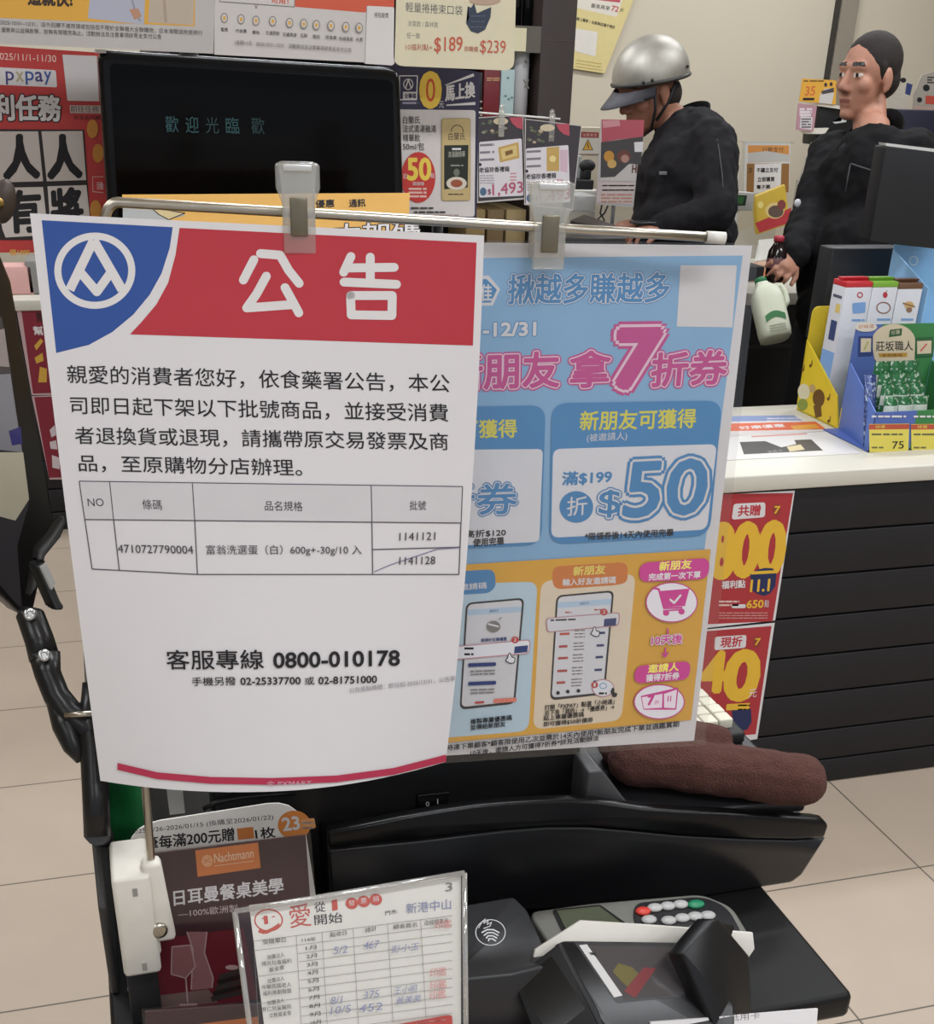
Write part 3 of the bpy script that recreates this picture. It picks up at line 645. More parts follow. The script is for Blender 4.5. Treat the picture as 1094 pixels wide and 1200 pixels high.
for q, x0, y0, x1, y1, h in (('親愛的消費者您好，依食藥署公告，本公', 42, 108, 1022, 132, 48), ('司即日起下架以下批號商品，並接受消費', 50, 187, 1018, 207, 47),
                             ('者退換貨或退現，請攜帶原交易發票及商', 62, 264, 1018, 280, 46), ('品，至原購物分店辦理。', 72, 334, 644, 346, 44)): s.T(q, x0, y0, x1, y1, h, INK, 0.004)
GL = M('#55515a', 0.7)
s.poly([(72, 358), (1054, 372), (1050, 465), (85, 456)], M('#c9c5c6', 0.7))
for q in ([(72, 358), (1054, 372), (1045, 597), (375, 597), (105, 583), (72, 358)], [(85, 456), (1050, 465)], [(150, 360), (160, 456), (175, 588)], [(362, 364), (368, 458), (375, 597)], [(820, 370), (822, 464), (824, 597)], [(824, 533), (1047, 527)]): s.line(q, 2.6, GL)
s.line([(828, 590), (870, 572), (930, 552), (990, 532), (1046, 528)], 2.0, M('#6d6a8c', 0.7))
for q, x0, y0, x1, y1, h in (('NO', 95, 422, 136, 422, 20), ('條碼', 235, 430, 285, 432, 26), ('品名規格', 548, 433, 645, 435, 25), ('批號', 918, 432, 960, 432, 24), ('4710727790004', 172, 541, 365, 544, 21),
                             ('富翁洗選蛋（白）600g+-30g/10 入', 398, 549, 796, 549, 28), ('1141121', 892, 510, 984, 508, 20), ('1141128', 892, 572, 984, 570, 20)): s.T(q, x0, y0, x1, y1, h, M('#3c3940', 0.7))
s.crop(100, 730, 0.42048)
s.T('客服專線', 228, 128, 498, 127, 54, INK, 0.012); s.T('0800-010178', 525, 124, 875, 117, 42, INK, 0.025); s.T('手機另撥', 298, 174, 420, 172, 24, INK, 0.01); s.T('02-25337700', 433, 171, 600, 169, 20, INK, 0.02); s.T('或', 612, 171, 638, 170, 22, INK, 0.01); s.T('02-81751000', 650, 169, 812, 165, 20, INK, 0.02)
s.T('公告張貼時間：即日起-2025/12/31，公告單', 735, 194, 1030, 160, 15, M('#8f8b92', 0.7))
up_ = [(90, 388), (200, 414), (350, 427), (520, 430), (700, 423), (860, 402), (1005, 365)]
s.poly(up_ + [(x, y + 19) for x, y in up_[::-1]], M('#b0304c', 0.6)); s.T('全 PXMART', 505, 452, 630, 450, 14, M('#c6a2ac'))
s.build('announcement_notice', label='white printed announcement sheet with a red and blue header hanging from the rod', cat='notice')

# the coupon poster behind it
d2 = np.array([math.cos(-0.11), math.sin(-0.11), 0]); PTR = dep(881, 288, 0.9); PBR = dep(813, 868, 1.105)
t = thing('coupon_poster', (PBR + PTR) / 2 * [1, 1, 0] + [-0.12, 0.01, PBR[2]], 'light blue and yellow coupon poster in a clear sleeve, hanging behind the white notice', 'poster')
s = Sheet([(400, 288), (881, 288), (813, 868), (415, 918)], PTR, d2, PBR - PTR, 0.0006, None, eps=0.000014)
s.c = [nproj((PTR - d2 * 0.297)[None])[0], np.array([881, 288.]), np.array([813, 868.]), nproj((PBR - d2 * 0.29)[None])[0]]
s.b.prism([s.pt(*q) for q in s.c], -s.n * 0.0006, PAPER)
LB, MB_, YE, PI_ = M('#86aed0', 0.5), M('#4a86b8', 0.5), M('#dba53f', 0.5), M('#c2488a', 0.5)
PKL = M('#e4c4d2', 0.5); YT = M('#d9cf4e', 0.5)
sl = (s.c[1][1] - s.c[0][1]) / (s.c[1][0] - s.c[0][0])
s.crop(550, 270, 0.31993)
s.poly([(-380, 105), (1000, 92), (858, 1185), (-330, 1265)], LB)
s.poly([(-200, 175), (70, 165), (112, 215), (85, 275), (-200, 280)], PAPER); s.poly([(-200, 185), (62, 178), (100, 217), (78, 264), (-200, 270)], MB_); s.T('佳', 42, 258, 82, 258, 60, PAPER, 0.02)
s.T('揪越多賺越多', 140, 270, 728, 262, 108, PAPER, 0.01, [(0.075, MB_)])
s.T('揪越多賺越多', 140, 270, 728, 262, 108, MB_, 0.02, [(0.05, PAPER)])
s.poly([(772, 128), (978, 128), (962, 355), (758, 352)], PAPER)
s.T('-12/31', 50, 388, 242, 384, 48, PAPER, 0.04, [(0.085, MB_)])
for off_, m_ in ((0.1, PI_), (0.062, PKL), (0.028, PI_)):
    s.T('新朋友', -85, 585, 325, 572, 128, m_, off_); s.T('拿', 365, 575, 510, 570, 130, m_, off_); s.T('7', 530, 570, 672, 568, 200, m_, off_ + 0.03, shear=0.06); s.T('折券', 662, 572, 935, 560, 122, m_, off_)
# cards
s.poly([(-330, 650), (278, 640), (262, 1150), (-310, 1180)], MB_, r=55); s.poly([(-300, 805), (268, 800), (255, 1140), (-285, 1165)], M('#d9d8dc', 0.6), r=20)
s.poly([(300, 632), (925, 622), (878, 1118), (290, 1150)], MB_, r=60); s.poly([(305, 800), (905, 782), (868, 1095), (298, 1125)], M('#d9d8dc', 0.6), r=30)
s.T('邀請人可獲得', -250, 765, 172, 757, 66, YT, 0.02); s.T('新朋友可獲得', 402, 732, 825, 722, 70, YT, 0.02); s.T('(被邀請人)', 428, 778, 575, 770, 34, PAPER)
s.T('7折券', -200, 1050, 172, 1035, 112, MB_, 0.02, [(0.085, MB_), (0.05, PAPER)])
s.T('滿$199', 338, 935, 518, 925, 50, MB_, 0.035); s.circ(390, 1012, 62, 58, MB_); s.T('折', 355, 1045, 428, 1040, 68, PAPER, 0.01)
s.T('$', 470, 1052, 548, 1048, 100, MB_, 0.01, [(0.09, MB_), (0.055, PAPER)]); s.T('50', 560, 1050, 852, 1035, 200, MB_, 0.02, [(0.085, MB_), (0.05, PAPER)], shear=0.05)
s.crop(500, 600, 0.36563)
s.T('*限領券後14天內使用完畢', 505, 90, 788, 76, 24, INK, 0.02); s.T('最高折$120', 90, 84, 252, 76, 24, INK, 0.02); s.T('使用完畢', 148, 110, 246, 104, 26, INK, 0.02)
# lower yellow half
s.poly([(-250, 190), (908, 118), (845, 665), (-180, 760)], YE)
s.crop(520, 640, 0.31079)
s.poly([(-260, 150), (352, 132), (318, 695), (-240, 740)], M('#b9cfdc', 0.5), r=40); s.poly([(365, 130), (722, 102), (668, 655), (335, 690)], M('#dfcfb8', 0.5), r=40)
s.poly([(-60, 100), (190, 85), (195, 150), (170, 175), (-60, 190)], MB_, r=30); s.T('邀請碼', 60, 165, 160, 158, 24, PAPER, 0.02)
s.poly([(405, 75), (692, 58), (690, 135), (650, 145), (410, 162)], M('#cf7b40', 0.5), r=34); s.T('新朋友', 486, 110, 606, 102, 34, M('#e6d36a', 0.5), 0.03); s.T('輸入好友邀請碼', 446, 148, 645, 138, 26, PAPER, 0.03)
PH = M('#2a2a2e', 0.5); PW = M('#d6d5d9', 0.5); RB = M('#b14a48', 0.5); NV = M('#33406f', 0.5); PKB = M('#b98a92', 0.5)
for q, o_ in (((430, 172, 640, 555), 0), ((90, 200, 302, 590), 1)):
    x0, y0, x1, y1 = q
    s.poly([(x0 - 8, y0 + 12), (x1, y0 - 8), (x1 - 35, y1 + 2), (x0 - 32, y1 + 25)], PH, r=26); s.poly([(x0 - 1, y0 + 18), (x1 - 8, y0 + 0), (x1 - 42, y1 - 6), (x0 - 25, y1 + 14)], PW, r=20)
    s.poly([(x0 - 2, y0 + 38), (x1 - 10, y0 + 24), (x1 - 12, y0 + 46), (x0 - 4, y0 + 60)], M('#b3c9dd', 0.5)); s.T('邀請好友', x0 + 80, y0 + 48, x0 + 115, y0 + 45, 10, NV)
s.lines(455, 245, 480, 247, 1, 5, RB); s.lines(565, 235, 590, 236, 1, 5, RB)
for i, y in enumerate((325, 372, 416, 464, 508)): s.lines(435 - i * 3, y, 472 - i * 3, y + 8, 1, 9, RB if i else M('#c0504a'), -0.05); s.lines(490 - i * 3, y - 10, 530 - i * 3, y + 14, 3, 4, GR, -0.05); s.lines(578 - i * 4, y - 4, 606 - i * 4, y + 3, 1, 9, NV, -0.05)
s.poly([(382, 268), (662, 246), (658, 298), (385, 324)], PKB, r=16); s.poly([(386, 271), (658, 250), (654, 294), (390, 320)], PW, r=14); s.poly([(602, 272), (648, 268), (646, 296), (600, 300)], NV); s.lines(400, 274, 495, 276, 1, 6, INK, -0.04); s.circ(601, 246, 14, 13, RB); s.T('2', 596, 252, 606, 251, 13, PAPER)
s.poly([(556, 318), (562, 300), (570, 300), (572, 314), (586, 318), (584, 338), (566, 340), (548, 328)], PH, r=4); s.poly([(559, 320), (564, 303), (568, 303), (570, 317), (583, 321), (581, 335), (567, 336), (552, 327)], PW, r=3)
s.circ(598, 532, 42, 34, PKB); s.circ(598, 532, 38, 30, PW); s.ring(598, 524, 14, 12, 3, MB_, 20); s.lines(582, 548, 612, 550, 1, 8, INK); s.circ(566, 520, 13, 12, RB); s.T('1', 562, 526, 569, 526, 13, PAPER)
s.poly([(625, 545), (632, 530), (640, 532), (640, 548), (652, 552), (648, 565), (634, 566)], PH, r=3)
for x, y in ((428, 550), (465, 545), (505, 542)): s.circ(x, y, 7, 7, PH)
s.T('打開「PXPAY」點選「小時達」', 378, 616, 640, 592, 20, INK, 0.02); s.T('右下角「我的」→「優惠券」→', 378, 636, 640, 612, 20, INK, 0.02); s.T('貼上專屬優惠碼', 374, 655, 525, 640, 19, INK, 0.02); s.T('即可獲得$50折價券', 374, 678, 560, 660, 19, INK, 0.02)
# left phone content
s.circ(185, 300, 26, 22, GR); s.line([(165, 290), (205, 300)], 6, PW); s.line([(205, 275), (215, 265)], 3, GR); s.T('邀請好友賺優惠', 138, 358, 235, 352, 13, NV, 0.02)
s.poly([(20, 375), (325, 348), (320, 402), (15, 428)], PKB, r=16); s.poly([(20, 379), (321, 352), (316, 398), (15, 424)], PW, r=14); s.poly([(265, 375), (315, 370), (312, 396), (262, 401)], NV); s.lines(75, 378, 110, 400, 2, 8, INK); s.circ(266, 350, 14, 13, RB); s.T('2', 261, 356, 271, 355, 13, PAPER)
s.poly([(236, 418), (242, 398), (250, 398), (254, 412), (268, 418), (264, 438), (246, 440), (228, 428)], PH, r=4); s.poly([(239, 420), (244, 402), (248, 402), (252, 415), (265, 420), (261, 435), (247, 436), (232, 427)], PW, r=3)
for y in (438, 508): s.rect(90, y, 195, y + 14, NV, -0.04, r=6); s.lines(98, y + 28, 190, y + 40, 2, 5, GR, -0.04)
s.rect(185, 572, 272, 588, M('#cf7a68', 0.5), -0.06, r=6); s.rect(115, 582, 150, 590, RB, -0.05)
s.T('複製專屬優惠碼', 98, 668, 254, 652, 20, INK, 0.02); s.T('並傳給新朋友', 98, 690, 230, 676, 20, INK, 0.02)
# right column
s.poly([(735, 60), (1000, 40), (992, 120), (732, 132)], PI_, r=36); s.T('新朋友', 808, 90, 928, 80, 34, M('#e8dc6a', 0.5), 0.03); s.T('完成第一次下單', 768, 126, 962, 116, 26, PAPER, 0.03)
s.circ(855, 208, 98, 76, PI_); s.circ(855, 208, 94, 72, M('#dcd7dc', 0.5))
s.line([(786, 155), (806, 158), (826, 230), (892, 228)], 8, PI_, True); s.poly([(812, 165), (922, 156), (905, 222), (828, 226)], PI_); s.circ(834, 248, 12, 11, PI_); s.circ(892, 243, 12, 11, PI_); s.line([(822, 240), (900, 235)], 6, PI_); s.line([(850, 198), (864, 210), (888, 182)], 8, PAPER, True)
s.line([(840, 306), (840, 330)], 6, PI_); s.T('10天後', 778, 370, 894, 362, 36, PI_, 0.03, [(0.09, PAPER)]); s.line([(832, 378), (830, 412)], 6, PI_); s.line([(818, 398), (829, 414), (842, 397)], 6, PI_)
s.poly([(718, 448), (928, 428), (920, 498), (712, 514)], PI_, r=32); s.T('邀請人', 766, 474, 880, 465, 32, M('#e8dc6a', 0.5), 0.03); s.T('獲得7折券', 758, 506, 882, 496, 26, PAPER, 0.03)
s.circ(808, 582, 96, 66, PI_); s.circ(808, 582, 92, 62, M('#dcd7dc', 0.5))
s.poly([(738, 560), (880, 528), (872, 612), (748, 612)], PI_, r=5); s.poly([(742, 565), (820, 552), (818, 604), (750, 608)], M('#e3d3dc', 0.5)); s.poly([(826, 552), (874, 536), (868, 606), (826, 604)], M('#e3d3dc', 0.5)); s.T('7', 764, 594, 786, 592, 34, PI_, 0.05); s.T('折', 790, 592, 808, 590, 16, PI_); s.T('II', 838, 582, 852, 580, 22, PI_)
s.T('*小時達下單顧客*顧客限使用乙次並需於14天內使用*新朋友完成下單並過鑑賞期', -30, 770, 882, 676, 22, INK, 0.02); s.T('10天後，邀請人方可獲得7折券*詳見活動辦法', 98, 786, 580, 728, 21, INK, 0.02)
s.build('poster_sheet', t)
sl_ = Sheet(s.c, PTR + s.n * 0.002, d2, PBR - PTR, 0.0006, None)
b = B(); b.prism([sl_.pt(*q) for q in [(s.c[0][0] - 4, s.c[0][1] - 3), (890, 285), (826, 873), (s.c[3][0] - 4, s.c[3][1] + 10)]], -s.n * 0.0004, clear('sleeve_film', (0.97, 0.97, 0.97), 0.045, 0.12)); b.build('clear_sleeve', t)

# clips on the rod
def clip(u, v0, v1, wpx, D, lab):
    c0, c1 = dep(u, v0, D), dep(u, v1, D); c1 = np.array([c0[0] + (0.0), c0[1], c1[2]])
    H = c0[2] - c1[2]; wd = wpx / FPX * D; t = thing('sign_clip', (c0[0], c0[1], c1[2]), lab, 'clip', 'clear clips on the rod')
    ang = math.atan2(d[1], d[0]); A = np.array([math.cos(ang), math.sin(ang), 0]); N = np.array([math.sin(ang), -math.cos(ang), 0]); Z = np.array([0, 0, 1.0])
    def P(a, z, n): return c1 + A * (a * wd) + Z * (z * H) + N * n
    b = B(); b.prism([P(*q, 0.011) for q in [(-0.42, 0), (0.42, 0), (0.42, 0.55), (0.56, 0.72), (0.56, 0.97), (0.4, 1.0), (-0.4, 1.0), (-0.56, 0.97), (-0.56, 0.72), (-0.42, 0.55)]], -N * 0.004, CLIPM, 0.0012); b.build('front_jaw', t)
    b = B(); b.prism([P(*q, -0.012) for q in [(-0.4, 0.08), (0.4, 0.08), (0.4, 0.55), (0.5, 0.95), (-0.5, 0.95), (-0.4, 0.55)]], -N * 0.003, CLIPM, 0.001); b.build('back_jaw', t)
    b = B()
    for sg in (-0.42, 0.36): b.prism([P(sg, 0.1, -0.012), P(sg + 0.06, 0.1, -0.012), P(sg + 0.06, 0.7, -0.012), P(sg, 0.7, -0.012)], N * 0.02, CLIPM, 0.0006)
    b.build('side_rib', t)
    b = B(); b.prism([P(*q, 0.0122) for q in [(-0.22, 0.2), (0.22, 0.2), (0.22, 0.62), (-0.22, 0.62)]], -N * 0.0035, M('#77705f', 0.3, 0.6), 0.0008); b.build('spring_plate', t)
    b = B(); b.prism([P(*q, 0.0125) for q in [(-0.36, 0.9), (0.36, 0.9), (0.36, 0.97), (-0.36, 0.97)]], -N * 0.002, clear('frosted_bright', (0.95, 0.95, 0.93), 0.4, 0.3, 0.6), 0.0006); b.build('thumb_tab', t)
clip(348, 188, 303, 46, 0.80, 'clear plastic clip on the rod holding the white announcement')
clip(645, 210, 322, 46, 0.845, 'clear plastic clip on the rod holding the blue coupon poster')

# ================================================================== SIGNS ABOVE THE CONSOLE
YS = 1.27
mast = thing('sign_mast', (0.22, 1.34, PLZ), 'black metal mast behind the customer display carrying header signs', 'sign stand')
b = B(); b.tube([(0.12, 1.36, PLZ), (0.12, 1.36, 1.98)], 0.009, MATT); b.build('post', mast)
b = B(); b.tube([(0.33, 1.36, PLZ), (0.33, 1.36, 1.98)], 0.009, MATT); b.build('post', mast)
b = B(); b.tube([(-0.2, 1.36, 1.93), (0.62, 1.36, 1.93)], 0.008, MATT); b.tube([(-0.2, 1.36, 1.76), (0.62, 1.36, 1.76)], 0.006, MATT); b.build('cross_rail', mast)
HO = onY(300, 40, YS)
YEL = M('#d9a441', 0.5); HW = M('#cac4bf', 0.55); ORG = M('#cc5a3f', 0.5); LG = M('#b9b4af', 0.55)
s = xsheet([(-120, -90), (254, -80), (250, 63), (-110, 46)], HO, thick=0.002, base=LG)
s.poly([(-115, -85), (230, -75), (228, 31), (-112, 16)], YEL)
s.crop(0, 0, 0.27423)
s.poly([(385, -20), (620, -20), (615, 105), (375, 78)], M('#aeb0bd', 0.7)); s.poly([(640, -20), (830, -20), (825, 108), (632, 96)], M('#b9aa98', 0.7)); s.line([(560, -20), (580, 60), (600, 90)], 8, M('#8f9099')); s.line([(700, -20), (708, 95)], 12, M('#a79684')); s.poly([(552, 40), (590, 36), (605, 70), (575, 85)], M('#b98a70'))
s.T('一這就快!', 62, 18, 308, 28, 70, M('#3a2b20'), 0.04)
s.T('2025/10/01~12/31，店外回饋不適用領域包括但不限於全聯福大全聯購物，日本海關退稅使用行', 0, 106, 865, 152, 22, M('#5a5554')); s.T('優惠與公益捐款等，恕無有限贈完為止，活動辦法及注意事項詳見全支付公告', 5, 138, 690, 168, 22, M('#5a5554'))
s.build('header_sign', label='grey and yellow header sign above the display, leftmost, with people in pale clothes', cat='sign', group='header signs above the display')
s = xsheet([(252, -80), (466, -72), (462, 75), (251, 64)], HO, thick=0.002, base=HW)
s.crop(240, 0, 0.21024)
s.poly([(500, -60), (1055, -60), (1055, 40), (890, 70), (502, 38)], ORG); s.poly([(80, -40), (505, -40), (500, 42), (80, 12)], GR); s.poly([(84, -40), (500, -40), (496, 36), (84, 6)], HW); s.T('可用！', 370, 18, 465, 24, 26, ORG, 0.03); s.line([(278, 24), (285, 48), (294, 26)], 4, GR)
s.poly([(900, 32), (1055, 40), (1050, 365), (885, 355)], M('#d6d1cd', 0.55), r=12); s.line([(890, 355), (902, 40)], 3, GR); s.T('掃我繳費', 942, 98, 1022, 102, 30, INK)
for q, x, y in (('電費', 88, 175), ('代收費', 170, 182), ('繳稅', 264, 190), ('交通罰款', 338, 193), ('交通票證', 432, 202), ('瓦斯', 530, 208), ('電信', 600, 214), ('停車費', 670, 218), ('有線電視', 745, 225), ('水費', 838, 230)):
    wd = 22 * len(q) - (10 if len(q) > 3 else 4); s.T(q, x, y, x + wd, y + wd * 0.06, 22, INK); cxx = x + wd / 2; s.circ(cxx, y - 75, 20, 28, M('#8d8378')); s.circ(cxx, y - 75, 15, 22, HW); s.rect(cxx - 7, y - 84, cxx + 7, y - 64, YEL)
s.T('1金額>1元　2025/10/31-12/31　活動辦法及注意事項詳見全支付公告', 165, 248, 815, 292, 26, M('#5a5554'))
s.build('header_sign', label='white header sign with a row of small orange bill icons above the display', cat='sign', group='header signs above the display')
s = xsheet([(462, -72), (606, -62), (602, 83), (461, 77)], HO, thick=0.002, base=M('#d8cfb2', 0.6), radius=12)
s.crop(440, 0, 0.18282)
s.T('輕量捲捲束口袋', 192, 75, 556, 100, 62, M('#4a4f52')); s.T('洋萊款 / 森林款', 205, 170, 400, 178, 38, M('#83837a')); s.T('任一款', 198, 244, 285, 248, 36, M('#83837a'))
s.T('10福利點+', 192, 322, 362, 326, 42, M('#b5674f')); s.T('$189', 375, 345, 555, 340, 105, M('#c25f49'), 0.01); s.T('自購價', 570, 328, 655, 334, 34, M('#b5674f')); s.T('$239', 668, 350, 832, 356, 95, M('#c25f49'))
s.poly([(590, 40), (612, 50), (630, 20), (648, 85), (740, 45), (735, 110), (700, 190), (655, 215), (610, 200), (580, 150), (598, 115)], M('#3d4654', 0.8)); s.circ(700, 5, 100, 28, M('#b79c86')); s.lines(610, 100, 700, 170, 3, 6, M('#56606e'))
s.build('header_sign', label='cream header sign with a dark pouch picture and red prices 189 and 239', cat='sign', group='header signs above the display')

# customer display
D0 = 1.3
t = thing('customer_display', (0.2, D0 + 0.05, PLZ), 'black customer display showing faint teal greeting characters', 'display')
ds = xsheet([(113, 60), (470, 80), (475, 330), (128, 330)], onY(290, 70, D0))
b = B(); b.prism([ds.pt(u, v) for u, v in rounded([(114, 58), (469, 80), (476, 305), (130, 300)], 16)], (0, 0.035, 0), M('#0a0a0b', 0.25, spec=0.25), 0.006, 3); b.build('housing', t)
P = xsheet([(128, 74), (460, 94), (464, 280), (140, 275)], onY(290, 70, D0 - 0.0015), thick=0.001, base=M('#060607', 0.12, spec=0.12), radius=8)
TE = M('#244a4d', 0.5, emit=0.06); TF = M('#1b3638', 0.5, emit=0.04); P.crop(0, 0, 0.27423)
for i, q in enumerate('歡迎光臨'): P.T(q, 708 + i * 86, 566 + i * 2, 764 + i * 86, 566 + i * 2, 70, TF if i == 2 else TE, -0.005)
P.T('歡', 1074, 572, 1130, 574, 70, TF, -0.005); P.build('screen', t)
b = B(); b.tube([(0.22, D0 + 0.045, PLZ), (0.22, D0 + 0.045, 1.5)], 0.014, MATT); b.build('post', t)
b = B(); b.lathe((0.22, D0 + 0.045, PLZ), (0, 0, 1), [(0.07, 0), (0.07, 0.008), (0.016, 0.02)], MATT); b.build('base', t)
b = B(); b.box(tuple(ds.pt(112, 62) - [0, 0.001, 0]), tuple(ds.pt(124, 58) + [0, 0.03, 0]), M('#c9c7c2')); b.build('corner_sticker', t)

# red payment poster
s = xsheet([(-60, 50), (122, 62), (138, 296), (-50, 296)], onY(60, 150, 1.42), thick=0.002, base=M('#bc3f3d', 0.55))
s.crop(0, 0, 0.13333)
s.T('2025/11/1-11/30', -40, 522, 495, 546, 60, M('#e6c9bf'))
s.poly([(-20, 590), (490, 618), (502, 768), (-20, 745)], PAPER, r=18)
for q, x0, x1, c in (('p', 55, 125, '#44407a'), ('x', 142, 210, '#b0a480'), ('p', 228, 300, '#3d5796'), ('a', 312, 378, '#44407a'), ('y', 392, 455, '#3d5796')): s.T(q, x0, 742 if q in 'py' else 715, x1, 746 if q in 'py' else 717, 115 if q in 'py' else 85, M(c), 0.012)
s.T('福利任務', -250, 1048, 535, 1062, 220, PAPER, 0.035, [(0.08, M('#2b2324'))])
s.poly([(548, 480), (850, 492), (870, 890), (592, 885)], PAPER); s.T('前往任務', 620, 985, 870, 990, 62, INK); s.rect(612, 925, 900, 995, M('#cbb6b0'), 0.01); s.T('前往任務', 622, 985, 872, 990, 58, INK); s.T('於全支付網', 650, 1052, 880, 1054, 40, INK)
s.crop(0, 140, 0.14625)
s.poly([(-60, 78), (672, 82), (720, 780), (740, 960), (40, 965), (-60, 960)], M('#2b2526'))
cell = M('#cdc4bd', 0.6)
s.poly([(-40, 95), (305, 95), (345, 495), (-40, 505)], cell); s.poly([(332, 95), (660, 92), (690, 485), (375, 495)], cell); s.poly([(-40, 548), (345, 540), (385, 925), (45, 945), (20, 880)], cell); s.poly([(380, 535), (692, 525), (735, 930), (410, 930)], cell)
s.T('人', 42, 470, 308, 462, 335, INK, 0.05); s.T('人', 395, 468, 648, 458, 332, INK, 0.05); s.T('有', 60, 905, 330, 890, 325, INK, 0.04); s.T('將', 425, 885, 665, 865, 320, INK, 0.04)
for x, y in ((740, 75), (785, 270), (765, 720)): s.circ(x, y, 45, 75, M('#c98a3c'))
s.poly([(738, 455), (830, 455), (830, 590), (742, 580)], M('#d9b3ab')); s.poly([(743, 460), (830, 460), (830, 584), (747, 574)], M('#bc3f3d')); s.T('活動', 775, 560, 830, 560, 60, PAPER)
s.T('領1000', 78, 1090, 240, 1086, 50, M('#d6a04a'), 0.03)
s.build('payment_poster', label='red payment poster with black-framed white character tiles left of the display', cat='poster')
b = B(); b.tube([onY(60, 150, 1.43) * [1, 1, 0] + [0, 0.0, PLZ], onY(60, 150, 1.43) * [1, 1, 0] + [0, 0, 1.6]], 0.006, MATT); b.tube([(0.05, 1.435, PLZ + 0.006), onY(60, 150, 1.43) * [1, 1, 0] + [0, 0.005, PLZ + 0.006]], 0.006, MATT)
tag(b.build('poster_post'), 'thin black post holding the red payment poster', 'post')

# yellow flyer under the display
s = xsheet([(143, 228), (480, 226), (470, 540), (170, 545)], onY(330, 235, 1.16), lean=0.4, thick=0.002, base=M('#d9a64c', 0.5))
s.crop(140, 170, 0.3839)
s.poly([(10, 185), (150, 185), (200, 215), (120, 235), (10, 232)], M('#a9aba9')); s.poly([(95, 190), (200, 208), (150, 228), (120, 212)], M('#cbb98a')); s.line([(95, 190), (200, 208), (150, 228), (120, 212)], 3, INK, close=True)
s.T('優惠', 598, 192, 655, 190, 24, INK, 0.03); s.T('通訊', 700, 190, 750, 188, 24, INK, 0.03); s.ring(686, 182, 10, 10, 3, YEL); s.T('精選方案限時加', 230, 206, 395, 202, 16, M('#6d5426'), 0.02)
s.T('大加碼', 650, 290, 915, 280, 48, PAPER, 0.02, [(0.08, INK)])
q = s.pt(320, 542); fl = s.build('yellow_flyer', label='yellow flyer leaning under the customer display behind the rod', cat='flyer')
b = B(); b.box((q[0] - 0.006, q[1] + 0.003, PLZ), (q[0] + 0.006, q[1] + 0.012, q[2] + 0.03), MATT); b.build('support_post', fl)

# coffee style exchange card right of the display
s = xsheet([(440, 70), (562, 84), (558, 262), (445, 260)], onY(510, 160, 1.34), thick=0.003, base=M('#33304a', 0.5), radius=6)
s.crop(460, 60, 0.17488)
s.poly([(30, 390), (555, 395), (548, 1110), (25, 1095)], M('#d2ccc9', 0.55), r=20)
s.line([(45, 165), (165, 165), (160, 325), (45, 325)], 7, PAPER, close=True); s.ring(104, 222, 34, 38, 6, PAPER, 24); s.line([(104, 190), (86, 248)], 8, PAPER); s.line([(104, 190), (124, 248)], 8, PAPER); s.rect(68, 272, 160, 322, PAPER); s.T('全聯福', 78, 316, 155, 316, 34, M('#33304a'), 0.03); s.lines(65, 340, 172, 350, 1, 14, M('#9d9ab0'))
s.T('0', 205, 362, 300, 358, 200, M('#e7c24d'), 0.1); s.T('0', 222, 340, 284, 338, 158, M('#c9502f'), 0.0)
s.T('元', 310, 380, 342, 380, 44, PAPER); s.T('馬上換', 352, 335, 548, 308, 105, PAPER, 0.03); s.poly([(350, 225), (540, 148), (545, 168), (352, 230)], PAPER); s.poly([(358, 358), (552, 340), (552, 360), (358, 366)], PAPER)
for q, x1, y in (('白蘭氏', 182, 485), ('法式清湯雞湯', 290, 545), ('精華飲', 182, 605), ('50ml/包', 210, 662)): s.T(q, 68, y, x1, y, 50, INK)
s.circ(170, 845, 115, 170, M('#c23a35')); s.T('50', 100, 862, 252, 862, 145, M('#e9cb53'), 0.03); s.T('扣', 68, 855, 95, 855, 36, PAPER); s.T('點', 252, 850, 278, 850, 36, PAPER); s.T('滿額贈', 130, 900, 208, 900, 26, PAPER); s.lines(105, 915, 225, 965, 3, 14, M('#e3b9b0'))
s.poly([(325, 450), (520, 448), (518, 1000), (325, 1002)], M('#a8925f', 0.4), r=18); s.poly([(330, 455), (516, 452), (514, 996), (330, 998)], M('#c0aa78', 0.4), r=16); s.poly([(342, 630), (505, 628), (500, 912), (342, 925)], M('#252b22', 0.4)); s.ring(430, 535, 42, 42, 5, INK, 24); s.rect(380, 540, 480, 580, M('#c0aa78', 0.4)); s.T('白蘭氏', 372, 596, 482, 594, 50, INK); s.rect(395, 648, 455, 662, PAPER); s.T('清湯雞精華', 368, 712, 482, 708, 40, M('#b9b9ac')); s.lines(385, 760, 472, 765, 1, 10, M('#8e8f86')); s.circ(425, 812, 20, 26, M('#6f7266'))
s.circ(425, 885, 68, 44, M('#d3c9ba')); s.circ(425, 885, 40, 26, M('#9a5238')); s.lines(370, 955, 470, 958, 1, 6, INK)
s.lines(120, 1045, 270, 1052, 1, 10, INK); s.lines(140, 1072, 350, 1078, 1, 10, INK); s.lines(200, 1095, 440, 1100, 1, 8, M('#a08a86'))
s.build('exchange_card', label='navy and white exchange card with a gold drink pouch picture right of the display', cat='card')
b = B(); b.tube([(0.37, 1.365, PLZ), (0.37, 1.365, 1.6)], 0.006, MATT); tag(b.build('card_post'), 'thin black post holding the navy exchange card', 'post')

